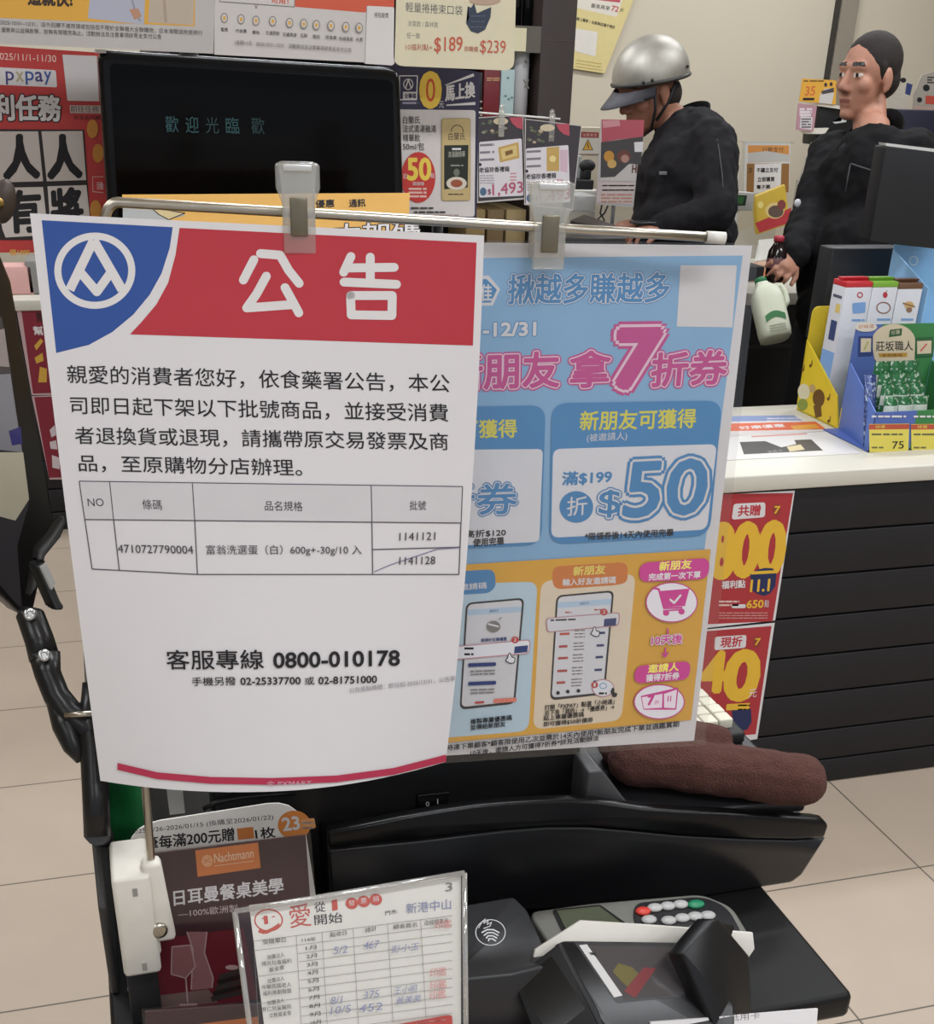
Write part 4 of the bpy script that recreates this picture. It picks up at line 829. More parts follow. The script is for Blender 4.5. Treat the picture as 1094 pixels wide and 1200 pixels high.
# ================================================================== THE MONITOR ON A JOINTED ARM AT THE FAR LEFT
t = thing('side_monitor', onZ(100, 860, PLZ), 'black side monitor turned away on a jointed arm at the left edge', 'monitor')
MD = 1.0
def md(u, v, D=None): return dep(u, v, D if D else MD + (v - 500) * 0.0002)
fr = [(-60, 215), (-2, 290), (12, 330), (30, 430), (48, 525), (62, 600), (56, 640), (40, 705), (28, 722), (20, 690), (-60, 640)]
mo = Sheet([(0, 300), (60, 300), (60, 700), (0, 700)], dep(30, 500, MD), np.array([1, 0.9, 0]), np.array([0.08, -0.1, 1]), 0, None)
b = B(); b.prism([mo.pt(u, v) for u, v in [(-90, 200), (-4, 285), (14, 330), (32, 430), (50, 525), (64, 610), (52, 660), (40, 715), (26, 722), (-60, 640), (-90, 600)]], -mo.n * 0.02, M('#171718', 0.35), 0.003); b.build('housing', t)
scr = M('#3c3a3e', 0.05, spec=0.8)
b = B(); b.prism([mo.pt(u, v, 3) for u, v in [(-90, 330), (2, 372), (12, 430), (24, 530), (34, 590), (20, 640), (26, 715), (-50, 630)]], -mo.n * 0.001, scr); b.build('screen', t)
P = Sheet(mo.c, mo.pt(10, 500, 6), np.array([1, 0.9, 0]), np.array([0.08, -0.1, 1]), 0, None)
P.poly([(-20, 392), (5, 385), (11, 430), (-20, 428)], M('#9d9390', 0.1)); P.poly([(-20, 440), (12, 438), (26, 530), (-20, 525)], M('#8b8c93', 0.1)); P.poly([(-20, 530), (27, 530), (34, 585), (18, 610), (-20, 600)], M('#c9c3ae', 0.1)); P.poly([(10, 505), (24, 500), (26, 520), (14, 522)], M('#3b3a78', 0.1)); P.build('screen_reflections', t)  # reflections on the glossy screen, painted as flat colour patches
ARM = M('#131314', 0.3)
def link(P_, r, nm, m=ARM, D=1.0): b = B(); b.tube([dep(u, v, D) for u, v in P_], r, m); return b.build(nm, t)
b = B(); b.prism([dep(u, v, 1.02) for u, v in [(46, 642), (60, 628), (75, 604), (79, 612), (72, 630), (54, 652), (44, 690), (36, 700)]], mo.n * -0.008, M('#1d1b1a', 0.35), 0.002); b.build('bracket', t)
b = B(); b.prism([dep(u, v, 1.01) for u, v in rounded([(42, 665), (52, 657), (72, 705), (76, 710), (74, 716), (64, 716)], 3)], mo.n * -0.012, BLACK, 0.002); b.build('wing_knob', t)
b = B(); b.prism([dep(u, v, 1.009) for u, v in [(46, 664), (52, 660), (62, 682), (58, 690)]], mo.n * 0.003, M('#a9a9a6', 0.3)); b.build('knob_label', t)
link([(36, 712), (35, 720), (46, 750), (52, 772)], [0.008, 0.0115, 0.012, 0.0125], 'upper_link')
link([(52, 766), (56, 790), (66, 815), (80, 835), (100, 850), (116, 862)], [0.013, 0.011, 0.011, 0.012, 0.011, 0.011], 'curved_arm')
link([(66, 818), (78, 850), (88, 875), (97, 890)], [0.009, 0.012, 0.010, 0.006], 'lower_arm')
link([(82, 838), (104, 826), (118, 800)], [0.005, 0.006, 0.006], 'side_arm'); link([(108, 800), (108, 850), (112, 930), (114, 980)], [0.008, 0.011, 0.011, 0.011], 'arm_post')
link([(76, 838), (112, 836)], [0.0025, 0.0025], 'cross_pin', STEEL, 0.985)
for u, v in ((35, 720), (52, 768)):
    p = dep(u, v, 0.985); nd = (CAMP - p) / np.linalg.norm(CAMP - p); b = B(); b.lathe(p, nd, [(0.005, -0.004), (0.005, 0.0015), (0.0025, 0.002), (0.002, 0.001)], M('#b5b5b3', 0.25, 0.9), 18); b.build('hinge_bolt', t)
p = onZ(112, 985, PLZ); b = B(); b.tube([dep(114, 975, 1.0), (p[0] + 0.01, p[1], PLZ)], 0.011, ARM); b.build('arm_foot', t)
p = dep(4, 236, 1.02)
t2 = thing('brown_pouch', p, 'small brown leather pouch with a brass stud at the left edge', 'pouch')
b = B(); b.ell(p, (0.010, 0.01, 0.018), M('#3f332a', 0.5), Matrix.Rotation(0.3, 3, 'Y')); b.build('pouch_body', t2)
b = B(); b.lathe(p + [-0.003, -0.0095, 0], (0, -1, 0), [(0.004, 0), (0.004, 0.002), (0.002, 0.003)], M('#9a7d45', 0.3, 0.8), 14); b.build('stud', t2)
b = B(); b.tube([p + [0, 0.004, 0.01], dep(-20, 205, 1.03), dep(-30, 170, 1.03)], 0.003, M('#3f332a', 0.5)); b.build('pouch_strap', t2)

# ================================================================== GOODS ON THE RIGHT COUNTER
CT = 0.862
def zp(u, v, z=CT + 0.001): return onZ(u, v, z)
# flyers lying on the counter
def flat_sheet(corners, z): return Sheet(corners, np.array([0, 0, z]), np.array([1, 0, 0]), np.array([0, 1, 0]), 0.0012, None)
s = flat_sheet([(845, 492), (935, 487), (966, 505), (845, 512)], CT + 0.0015); s.b.prism([s.pt(*q) for q in s.c], (0, 0, -0.0012), M('#cfc8c6', 0.4))
s.crop(820, 280, 0.25046); s.poly([(90, 830), (440, 825), (480, 850), (90, 855)], M('#7f8fb8', 0.4)); s.poly([(90, 865), (540, 855), (590, 890), (90, 900)], M('#d2623c', 0.4)); s.poly([(420, 875), (540, 866), (560, 885), (440, 893)], M('#d99a45', 0.4)); s.lines(310, 838, 460, 850, 2, 6, PAPER); s.T('好康優惠', 190, 892, 400, 880, 20, PAPER, 0.02)
s.build('counter_flyer', label='orange and blue printed flyer lying at the back of the white counter top', cat='flyer')
s = flat_sheet([(835, 512), (968, 506), (1008, 531), (835, 540)], CT + 0.0015); s.b.prism([s.pt(*q) for q in s.c], (0, 0, -0.0012), M('#d8d5d2', 0.4))
s.crop(820, 280, 0.25046); s.poly([(185, 950), (520, 938), (575, 990), (205, 1008)], M('#4a4747', 0.4)); s.poly([(300, 944), (440, 940), (450, 960), (380, 975)], M('#d8d5d2', 0.4)); s.poly([(405, 972), (470, 962), (490, 985), (420, 996)], M('#cfc09a', 0.4)); s.line([(240, 925), (500, 912)], 6, M('#c98d86')); s.T('會員卡', 320, 1002, 390, 996, 14, M('#a9a5a2'))
s.build('counter_flyer', label='white flyer with dark grey pictures lying near the front of the white counter top', cat='flyer')

def tray(name, label, Lpx, back_poly, side_c, front_px=None):
    pass
# yellow display tray holding the cartons
YT_ = M('#dcc132', 0.45); YD = M('#6a4a1c', 0.5)
a, c = zp(933, 480), zp(981, 503)
dd = (a - c) / np.linalg.norm(a - c); nX = np.array([-dd[1], dd[0], 0.0])
if nX[0] > 0: nX = -nX
t = thing('display_tray', (a + c) / 2, 'yellow cardboard display tray holding milk cartons', 'display tray')
SS = Sheet([(945, 398), (980, 464), (981, 503), (933, 480)], c, dd, np.array([0, 0, 1]), 0.004, YT_, eps=0.00006)
SS.crop(820, 280, 0.25046)
SS.circ(485, 715, 28, 38, M('#d8cfae')); SS.circ(480, 775, 24, 28, M('#8a9440')); SS.circ(555, 745, 28, 42, YD); SS.circ(525, 700, 14, 20, M('#b99a68')); SS.poly([(530, 780), (565, 775), (570, 830), (540, 838)], YD)
for x, y in ((480, 605), (517, 585), (600, 740), (602, 845)): SS.circ(x, y + 8, 6, 8, YD); SS.line([(x + 6, y + 6), (x + 8, y - 16)], 4, YD)
SS.build('side_panel', t)
R2 = -nX * 0.215
b = B(); b.prism([a + [0, 0, 0.001], c + [0, 0, 0.001], c + R2 + [0, 0, 0.001], a + R2 + [0, 0, 0.001]], (0, 0, 0.003), YT_); b.build('base', t)
b = B(); b.prism([c + [0, 0, 0.002], c + R2 + [0, 0, 0.002], c + R2 + [0, 0, 0.055], c + [0, 0, 0.055]], -dd * 0.003, YT_); fp = b.build('front_lip', t)
b = B(); b.prism([c + [0.002, -0.004, 0.03], c + R2 * 0.2 + [0, -0.004, 0.03], c + R2 * 0.2 + [0, -0.004, 0.04], c + [0.002, -0.004, 0.04]], (0, -0.001, 0), M('#8a3a30')); b.build('lip_stripe', fp)
b = B(); hb = onZ(945, 398, 1)[2] if False else 0.0
bk = Sheet([(945, 360), (965, 360), (965, 480), (933, 480)], a, nX, np.array([0, 0, 1]), 0.003, None)
tz = bk.pt(958, 359)[2]
b.prism(rounded([a, a + R2, np.array([*(a + R2)[:2], tz]), np.array([*a[:2], tz])], 0.02), dd * 0.003, YT_); b.build('back_panel', t)
# cartons
cf = onY(992, 331, 2.70)
def carton(px0, px1, vtop, Y, colr, label, depth=0.06):
    p0, p1 = onY(px0, vtop, Y), onY(px1, vtop, Y); ht = p0[2]; x0, x1 = p0[0], p1[0] - 0.0006; z0 = CT + 0.005
    t = thing('milk_carton', ((x0 + x1) / 2, Y + depth / 2, z0), label, 'carton', None)
    boxo('carton_body', (x0, Y, z0), (x1, Y + depth, ht - 0.012), M('#cfd0d6', 0.4), t, 0.001)
    boxo('carton_top', (x0 - 0.0003, Y - 0.0003, ht - 0.012), (x1 + 0.0003, Y + depth + 0.0003, ht + 0.001), M(colr, 0.45), t, 0.001)
    b = B(); b.prism([(x0, Y + depth * 0.42, ht), (x0, Y + depth * 0.58, ht), (x0 , Y + depth * 0.75, ht + 0.008), (x0, Y + depth * 0.3, ht + 0.009)], (x1 - x0, 0, 0), M(colr, 0.45), 0.0008); b.build('top_fold', t)
    P = xsheet([(px0, vtop), (px1, vtop), (px1, vtop + 60), (px0, vtop + 60)], (0, Y - 0.0006, 0), eps=0.00005)
    return t, P, (x0, x1, z0, ht)
t, P, bb = carton(992, 1023, 331, 2.80, '#bf3038', 'white milk carton with a red top, front row, left of the green one')
P.crop(820, 280, 0.25046); P.ring(748, 262, 14, 14, 5, RED); P.poly([(712, 300), (775, 295), (772, 345), (714, 350)], M('#7a9fd0'), r=8); P.lines(710, 375, 770, 380, 1, 10, M('#7a9fd0')); P.build('front_print', t)
x0, x1, z0, ht = bb
LBL = M('#7fa6d6', 0.4)
def side_print(x, Y, depth, z0, ht, t, seed):
    S = Sheet([(0, 0)] * 4, (x - 0.0006, 0, 0), np.array([0, 1, 0]), np.array([0, 0, 1]), 0, None)
    b = B()
    def q(y0, z_0, y1, z_1, m): b.prism([(x - 0.0003, y0, z_0), (x - 0.0003, y1, z_0), (x - 0.0003, y1, z_1), (x - 0.0003, y0, z_1)], (-0.0004, 0, 0), m)
    h = ht - z0; q(Y + 0.001, z0 + 0.004, Y + depth - 0.001, z0 + h * 0.5, LBL)
    q(Y + 0.012, z0 + h * 0.58, Y + 0.04, z0 + h * 0.72, M('#3a4570')); q(Y + 0.01, z0 + h * 0.78, Y + 0.03, z0 + h * 0.84, M('#d8c070')); q(Y + 0.02, z0 + h * 0.2, Y + 0.045, z0 + h * 0.34, PAPER); q(Y + 0.01, z0 + h * 0.88, Y + 0.05, z0 + h * 0.9, M('#55586a'))
    b.build('side_print', t)
side_print(x0, 2.80, 0.06, z0, ht, t, 0)
t, P, bb2 = carton(1023.5, 1053, 331, 2.80, '#79a83c', 'white milk carton with a green top, between the red and brown ones')
P.crop(820, 280, 0.25046); P.circ(866, 262, 11, 14, RED); P.line([(868, 250), (876, 240)], 3, M('#5d7a3a')); P.ring(858, 322, 34, 28, 5, M('#8a5a4a')); P.lines(828, 372, 890, 378, 1, 10, M('#7a9fd0')); P.build('front_print', t)
t, P, bb3 = carton(1053.5, 1082, 333, 2.80, '#6d4e3a', 'white milk carton with a brown top, right of the green one')
P.crop(820, 280, 0.25046); P.circ(978, 310, 22, 18, M('#c9a06a')); P.line([(948, 300), (1005, 318)], 7, M('#8a6a44')); P.circ(978, 332, 14, 12, M('#8a6a55')); P.lines(940, 372, 1000, 378, 1, 10, M('#7a9fd0')); P.build('front_print', t)
t, P, bb4 = carton(992, 1023, 331, 2.863, '#b52d35', 'white milk carton with a red top, back row behind the other red one')
bpy.data.objects.remove(P.b.build('print', t)) if len(P.b.bm.verts) else None
side_print(bb4[0], 2.863, 0.06, bb4[2], bb4[3], t, 1)

# blue and green pouch tray
TB, TG = M('#4f66a8', 0.45), M('#3c7d47', 0.45)
c0, c1 = zp(1016.6, 530), zp(981.5, 503); YF = c0[1]
tx0 = c0[0]; xm = onY(1064.5, 529, YF)[0]; tx1 = xm + (xm - tx0) + 0.05; bx = c1 - c0; HB = onY(1016.6, 484, YF)[2]
t = thing('pouch_tray', ((tx0 + tx1) / 2, YF + 0.05, CT), 'blue and green display tray of foil pouches with yellow price tags', 'display tray')
top_b = onY(996, 381, YF + bx[1])[2]; sidz = onY(994.6, 425, YF + bx[1])[2]
b = B(); b.prism([c0, c1, np.array([c1[0], c1[1], sidz]), np.array([c0[0], c0[1], HB])], (0.003, 0, 0), M('#5d78bd', 0.45), 0.0006); b.build('side_panel', t)
b = B(); b.prism([(tx1 + bx[0] * 0, YF, CT + 0.001), (tx1, YF + bx[1], CT + 0.001), (tx1, YF + bx[1], sidz), (tx1, YF, HB)], (0.003, 0, 0), TG, 0.0006); b.build('side_panel', t)
boxo('base', (tx0, YF, CT + 0.001), (tx1, YF + bx[1], CT + 0.004), TB, t)
boxo('front_panel', (tx0, YF, CT + 0.001), (xm, YF + 0.003, HB), TB, t); boxo('front_panel', (xm, YF, CT + 0.001), (tx1, YF + 0.003, HB), TG, t)
YBk = YF + bx[1]
boxo('back_panel', (c1[0], YBk, CT + 0.001), (xm, YBk + 0.003, top_b), M('#5268a6', 0.45), t); boxo('back_panel', (xm, YBk, CT + 0.001), (tx1, YBk + 0.003, top_b), TG, t)
P = xsheet([(996, 381), (1094, 381), (1094, 470), (996, 470)], (0, YBk - 0.001, 0), eps=0.00005); P.crop(820, 280, 0.25046)
BE = M('#cdbfa3', 0.5)
P.circ(905, 480, 102, 82, BE); P.poly([(803, 490), (1006, 490), (1002, 575), (880, 575), (850, 605), (815, 560)], BE)
P.poly([(888, 425), (945, 418), (942, 452), (882, 460)], M('#2f5a38')); P.T('珍菓', 894, 450, 935, 444, 20, BE); P.T('莊坂職人', 822, 525, 995, 522, 46, INK, 0.01); P.poly([(832, 535), (970, 532), (965, 552), (840, 554)], M('#b58a3c')); P.T('天然原味', 850, 552, 945, 550, 14, INK)
P.poly([(742, 455), (808, 455), (806, 545), (740, 548)], M('#2e3f74')); P.poly([(752, 465), (800, 465), (798, 528), (750, 530)], BE); P.poly([(1006, 462), (1090, 458), (1090, 550), (1006, 555)], M('#2a5c36')); P.poly([(1014, 478), (1082, 475), (1080, 535), (1015, 538)], BE); P.line([(765, 520), (785, 480)], 8, M('#a9a56a')); P.line([(1030, 525), (1060, 490)], 8, M('#c0605a'))
P.circ(775, 412, 52, 22, M('#d2cbbf')); P.T('好味道', 740, 420, 812, 416, 18, M('#b5602f'))
P.build('header_print', t)
P = xsheet([(1017, 484), (1065, 483), (1064, 529), (1017, 530)], (0, YF - 0.001, 0), eps=0.00005); P.crop(820, 280, 0.25046)
TY = M('#d8c95a', 0.5)
for x0_, x1_, pr in ((790, 978, '75'), (986, 1176, '75')):
    P.poly([(x0_, 866), (x1_, 864), (x1_ - 4, 996), (x0_ + 2, 998)], TY); P.poly([(x0_, 868), (x1_, 866), (x1_, 890), (x0_, 892)], M('#b4503c')); P.lines(x0_ + 12, 910, x1_ - 30, 912, 1, 9, M('#6a6545')); P.lines(x0_ + 12, 972, x0_ + 70, 975, 1, 8, M('#6a6545')); P.T('特價', x0_ + 30, 887, x0_ + 75, 886, 15, TY); P.T(pr, x0_ + 108, 982, x0_ + 162, 980, 34, INK, 0.01)
    P.lines(x0_ + 12, 826, x1_ - 15, 836, 1, 9, PAPER)
P.build('price_tags', t)
def foil(a, c, nm):
    m = M(a, 0.22, 0.25, 0.3, 90, 0.4, 0, 0.6); nt = m.node_tree; ramp = nt.nodes.new('ShaderNodeValToRGB'); n2 = nt.nodes.new('ShaderNodeTexNoise'); n2.inputs['Scale'].default_value = 110; n2.inputs['Detail'].default_value = 2
    ramp.color_ramp.elements[0].position = 0.54; ramp.color_ramp.elements[0].color = (*lin(a), 1); ramp.color_ramp.elements[1].position = 0.62; ramp.color_ramp.elements[1].color = (*lin(c), 1)
    tc = [n for n in nt.nodes if n.type == 'TEX_COORD'][0]; nt.links.new(tc.outputs['Object'], n2.inputs['Vector']); nt.links.new(n2.outputs['Fac'], ramp.inputs[0]); nt.links.new(ramp.outputs[0], nt.nodes['Principled BSDF'].inputs['Base Color']); return m
FO = foil('#2c6e41', '#b9cbb9', 'f'); FW = M('#c9d2c6', 0.3, 0.2, 0.25, 120); FB = foil('#34457c', '#a9b4c8', 'b')
def pouch(lo, hi, yy, lean, mat, lab, nm='foil_pouch', band=None):
    x0, z0 = lo; x1, z1 = hi; b = B(); n = 7; V = []; F = []
    for sd in (-1, 1):
        for j in range(n):
            for i in range(n):
                a_, c_ = i / (n - 1), j / (n - 1); th = 0.009 * math.sin(math.pi * a_) ** 0.6 * math.sin(math.pi * c_) ** 0.6
                V.append(Vector((x0 + (x1 - x0) * a_, yy + lean * c_ + sd * (th + 0.0003) + 0.0015 * R.uniform(-1, 1), z0 + (z1 - z0) * c_)))
    for sd in (0, 1):
        for j in range(n - 1):
            for i in range(n - 1):
                k = sd * n * n + j * n + i; F.append([k, k + 1, k + n + 1, k + n] if sd == 0 else [k + n, k + n + 1, k + 1, k])
    b.mesh(V, F, mat, True)
    if band: b.mesh([V[k] + Vector((0, -0.0012, 0)) for k in range(n * 4, n * 6)], [[i, i + 1, i + n + 1, i + n] for i in range(n - 1)], band, True)
    o = b.build(nm); return tag(o, lab, 'pouch', 'green foil pouches in the tray' if 'green' in lab else None)
gx0 = onY(1036, 470, YF + 0.03)[0]
rowlab = ['green foil pouch with a white band, front row', 'green foil pouch, second row', 'green foil pouch, third row', 'green foil pouch, back row against the header']
for r_ in range(4):
    yy = YF + 0.02 + r_ * 0.026; zt_ = onY(1055, 466 - r_ * 14, yy)[2]
    for k in range(3):
        pouch((gx0 + k * 0.041 + r_ * 0.004, CT + 0.006), (gx0 + 0.04 + k * 0.041 + r_ * 0.004, zt_), yy, 0.012, FO, rowlab[r_] + [', leftmost of the tray', ', middle of the tray', ', rightmost of the tray'][k], band=FW)
pouch((tx0 + 0.005, CT + 0.006), (gx0 - 0.002, onY(1030, 440, YF + 0.07)[2]), YF + 0.03, 0.05, FB, 'blue foil pouch leaning in the left half of the blue tray')

# blue arched display card behind the cartons and the monitor
BC = M('#7fb0dc', 0.45)
cy_ = 2.95
s = xsheet([(1045, 318), (1058, 250), (1130, 235), (1130, 330)], (0, cy_, 0), thick=0.004, eps=0.00006, base=None)
ol = [(1043, 322), (1052, 262), (1056, 251), (1066, 244), (1080, 240), (1096, 238), (1125, 240), (1150, 252), (1155, 330)]
bb_ = [onY(1043, 322, cy_), onY(1155, 330, cy_)]
s.b.prism([np.array([bb_[1][0], cy_, CT + 0.001]), np.array([bb_[0][0] - 0.004, cy_, CT + 0.001])] + [s.pt(*q) for q in ol], (0, 0.004, 0), BC)
s.crop(1000, 70, 0.24165)
CL = M('#b9cfe2', 0.5)
s.circ(285, 830, 40, 34, CL); s.circ(345, 810, 45, 30, CL); s.lines(262, 742, 300, 750, 2, 7, PAPER); s.lines(330, 735, 388, 742, 1, 9, PAPER); s.T('香草', 290, 892, 320, 890, 22, INK); s.lines(270, 905, 325, 920, 2, 6, M('#55627a')); s.ring(290, 975, 22, 24, 6, CL); s.circ(380, 880, 24, 30, M('#d2cab4')); s.poly([(330, 785), (375, 778), (378, 792), (332, 798)], M('#4f78b4'))
dcard = s.build('display_card', label='light blue arched cardboard display with clouds at the right edge', cat='display card')
p1, p2 = onY(1046, 292, 2.945), onY(1087, 338, 2.81)
b = B(); b.prism([p1, p2, p2 * [1, 1, 0] + [0, 0, CT + 0.001], p1 * [1, 1, 0] + [0, 0, CT + 0.001]], (0.003, 0, 0), M('#8fb9de', 0.45)); b.build('slanted_side', dcard)
# cashier monitor
MY = 3.06
t = thing('cashier_monitor', onY(1060, 290, MY), 'black cashier monitor seen from behind at the right edge', 'monitor')
s = xsheet([(1036, 168), (1110, 178), (1110, 285), (1020, 279)], (0, MY, 0), yaw=-0.1, thick=0.05)
b = B(); b.prism([s.pt(u, v) for u, v in rounded([(1038, 171), (1125, 181), (1125, 295), (1019, 283)], 3)], (0, 0.05, 0), M('#18191c', 0.5), 0.002); b.build('housing', t)
b = B(); b.prism([s.pt(u, v, 6) for u, v in [(1037, 167.5), (1125, 178), (1125, 182), (1038, 171)]], (0, 0.03, 0), M('#c4c4c2', 0.5)); b.build('top_edge', t)
b = B(); q = s.pt(1030, 300); b.box((q[0] - 0.02, MY - 0.01, CT + 0.15), (q[0] + 0.2, MY + 0.06, q[2] - 0.005), M('#26272a', 0.5), 0.004); b.box((q[0] + 0.02, MY, 0.55), (q[0] + 0.14, MY + 0.05, CT + 0.2), MATT); b.build('stand', t)
boxo('cashier_desk', (onY(1000, 300, 2.99)[0] - 0.1, 2.99, 0), (3.4, 3.2, 0.55), MATT, label='low black desk under the cashier monitor behind the counter', cat='desk')

# ================================================================== REAR COUNTER AND ITS THINGS
RZ = 0.99
e0, e1 = onZ(868, 336, RZ), onZ(935, 343, RZ)
rx0, rx1, ry = e0[0] - 0.02, 3.6, e1[1]
t = thing('rear_counter', ((rx0 + rx1) / 2, ry + 0.4, 0), 'black rear counter with a white edge behind the two men', 'counter')
boxo('cabinet', (rx0, ry + 0.03, 0), (rx1, ry + 0.8, RZ - 0.04), M('#131314', 0.5), t); boxo('countertop', (rx0 - 0.02, ry, RZ - 0.04), (rx1, ry + 0.82, RZ), M('#c9c3b4', 0.4), t, 0.003)
for k, zz in enumerate((0.3, 0.55, 0.8)): boxo('panel_seam', (rx0 + 0.02, ry + 0.026, zz), (rx1 - 0.02, ry + 0.031, zz + 0.012), M('#242426', 0.5), t)
s = flat_sheet([(885, 280), (915, 278), (905, 330), (862, 332)], RZ + 0.002); s.b.prism([s.pt(*q) for q in [(889, 281), (912, 279), (905, 303), (884, 306)]], (0, 0, -0.001), M('#dcd9d6', 0.5)); s.build('receipt_paper', label='white paper lying on the rear counter beside the cola bottle', cat='paper')
s = flat_sheet([(885, 280), (915, 278), (905, 330), (862, 332)], RZ + 0.002); s.b.prism([s.pt(*q) for q in [(882, 307), (906, 304), (902, 327), (878, 330)]], (0, 0, -0.001), M('#c99a80', 0.5)); s.poly([(884, 318), (902, 316), (901, 324), (882, 326)], M('#c4703c')); s.build('orange_flyer', label='orange printed flyer at the front edge of the rear counter', cat='flyer')
# notice in a clear stand
sy = ry + 0.55
s = xsheet([(873, 165), (926, 167), (924, 225), (871, 228)], (0, sy, 0), thick=0.004, base=M('#c9c6c0', 0.4)); s.crop(840, 150, 0.22514)
s.poly([(160, 90), (375, 90), (372, 175), (160, 180)], M('#c98a4a', 0.4)); s.poly([(155, 185), (375, 185), (372, 335), (152, 335)], M('#8a6236', 0.4)); s.poly([(195, 188), (335, 185), (330, 335), (190, 335)], M('#d4d0ce', 0.4))
s.T('行動支付', 235, 128, 345, 126, 28, INK); s.poly([(160, 130), (260, 120), (380, 140), (375, 175), (160, 178)], M('#b5b3ae', 0.4)); s.T('不鏽立支付', 205, 232, 315, 230, 24, INK, 0.03); s.T('立即購買', 210, 280, 298, 278, 24, INK, 0.03); s.T('電子票', 205, 318, 275, 316, 20, INK, 0.03); s.T('立即', 162, 235, 180, 235, 30, INK)
s.build('payment_notice', label='orange bordered payment notice in a clear stand on the rear counter', cat='notice')
b = B(); q0_, q1_ = onY(866, 166, sy), onY(930, 167, sy); b.box((q0_[0], sy - 0.002, q0_[2] - 0.003), (q1_[0], sy + 0.006, q0_[2] + 0.002), CLEAR); m_ = (q0_[0] + q1_[0]) / 2; b.box((q0_[0] + 0.02, sy + 0.006, RZ), (q1_[0] - 0.02, sy + 0.009, q0_[2]), CLEAR); b.box((q0_[0] + 0.02, sy - 0.05, RZ), (q1_[0] - 0.02, sy + 0.05, RZ + 0.003), CLEAR)
tag(b.build('notice_stand'), 'clear acrylic stand behind the orange payment notice', 'sign stand')
# snack pouch on a tilt
sy2 = ry + 0.3
t = thing('snack_pouch', onY(900, 272, sy2), 'yellow and red snack pouch leaning on the rear counter', 'snack bag')
s = xsheet([(884, 228), (921, 216), (926, 262), (888, 275)], (0, sy2, 0), lean=0.15, thick=0.03, eps=0.00006)
b = B(); b.prism([s.pt(u, v) for u, v in rounded([(884, 229), (920, 215), (926, 262), (888, 275)], 3)], (0, 0.028, -0.006), M('#c2a33c', 0.35), 0.006, 3); b.build('pouch_body', t)
s.k = 8; s.crop(840, 150, 0.22514)
s.poly([(198, 495), (385, 415), (383, 490), (220, 545)], M('#a83238', 0.4)); s.circ(300, 430, 50, 42, M('#d0b878', 0.4)); s.circ(305, 435, 40, 32, M('#5c4a40', 0.4)); s.circ(335, 400, 22, 26, M('#7a3c38', 0.4)); s.circ(225, 400, 15, 18, M('#d8c878', 0.4)); s.build('pouch_print', t)
# scale display
t = thing('counter_scale', onY(866, 270, sy2), 'grey counter scale with a green screen beside the man in the helmet', 'scale')
s = xsheet([(850, 224), (884, 226), (882, 246), (850, 246)], (0, sy2, 0), thick=0.03, eps=0.00006)
b = B(); b.prism([s.pt(u, v) for u, v in rounded([(838, 223), (884, 226), (882, 247), (838, 247)], 2)], (0, 0.04, 0), M('#a9a79f', 0.5), 0.003); b.build('display_head', t)
s.k = 9; s.poly([(845, 228), (875, 229), (873, 241), (845, 241)], M('#1c2a1a', 0.2)); s.poly([(848, 229.5), (872, 230.5), (870, 239), (848, 239)], M('#2f5a2c', 0.2)); s.build('screen', t)
b = B(); q = s.pt(860, 262); b.box((q[0] - 0.03, sy2 + 0.005, RZ), (q[0] + 0.015, sy2 + 0.03, s.pt(860, 246)[2]), M('#c2c0ba', 0.5), 0.002); b.build('stem', t)
b = B(); b.box((q[0] - 0.12, sy2 - 0.05, RZ), (q[0] + 0.12, sy2 + 0.16, RZ + 0.05), MATT, 0.004); b.build('platform', t)
# register, cards and papers behind the man on the right
gy = ry + 0.6
t = thing('payment_machine', onY(978, 140, gy), 'black payment machine on the rear counter with a white card on it', 'machine')
s = xsheet([(960, 122), (1000, 126), (1000, 152), (957, 150)], (0, gy, 0), thick=0.1, eps=0.00006)
b = B(); b.prism([s.pt(u, v) for u, v in rounded([(961, 123), (1010, 127), (1010, 175), (955, 170), (957, 148)], 2)], (0, 0.1, 0), M('#141416', 0.45), 0.003); b.box((s.pt(965, 170)[0], gy + 0.02, RZ), (s.pt(1005, 170)[0], gy + 0.08, s.pt(965, 168)[2]), MATT); b.build('body', t)
s.k = 9; s.poly([(975, 143), (985, 142), (988, 135), (993, 136), (991, 143), (978, 145)], M('#b9bbbb')); s.build('card', t)
s = xsheet([(940, 92), (980, 95), (979, 122), (936, 119)], (0, gy - 0.02, 0), thick=0.002, base=M('#d9a23c', 0.5), eps=0.00006); s.crop(930, 0, 0.13333)
s.poly([(70, 690), (365, 705), (362, 920), (60, 885)], M('#dda53f')); s.T('35', 95, 840, 180, 838, 80, M('#cf6a3c'), 0.02); s.lines(80, 860, 180, 868, 1, 22, INK); s.lines(85, 705, 270, 712, 1, 14, M('#7a5a2a')); s.poly([(225, 840), (270, 780), (345, 775), (350, 830), (330, 915), (220, 905)], M('#c9c4c0')); s.poly([(240, 800), (350, 770), (350, 810), (245, 830)], M('#4a4443')); s.circ(278, 745, 14, 18, M('#3a3230')); s.circ(326, 740, 14, 18, M('#3a3230'))
s.build('price_card', label='yellow card with 35 standing above the black payment machine', cat='card')
s = xsheet([(935, 121), (957, 124), (953, 154), (932, 152)], (0, gy - 0.03, 0), thick=0.002, base=M('#b58a94', 0.5), eps=0.00006); s.crop(930, 0, 0.13333); s.poly([(60, 1020), (165, 1030), (155, 1140), (50, 1125)], M('#cfcacb')); s.lines(50, 950, 160, 1000, 3, 20, M('#d8cfd2')); s.lines(65, 1040, 150, 1110, 4, 14, M('#6d6468')); s.build('price_card', label='small pink card with white print left of the payment machine', cat='card')
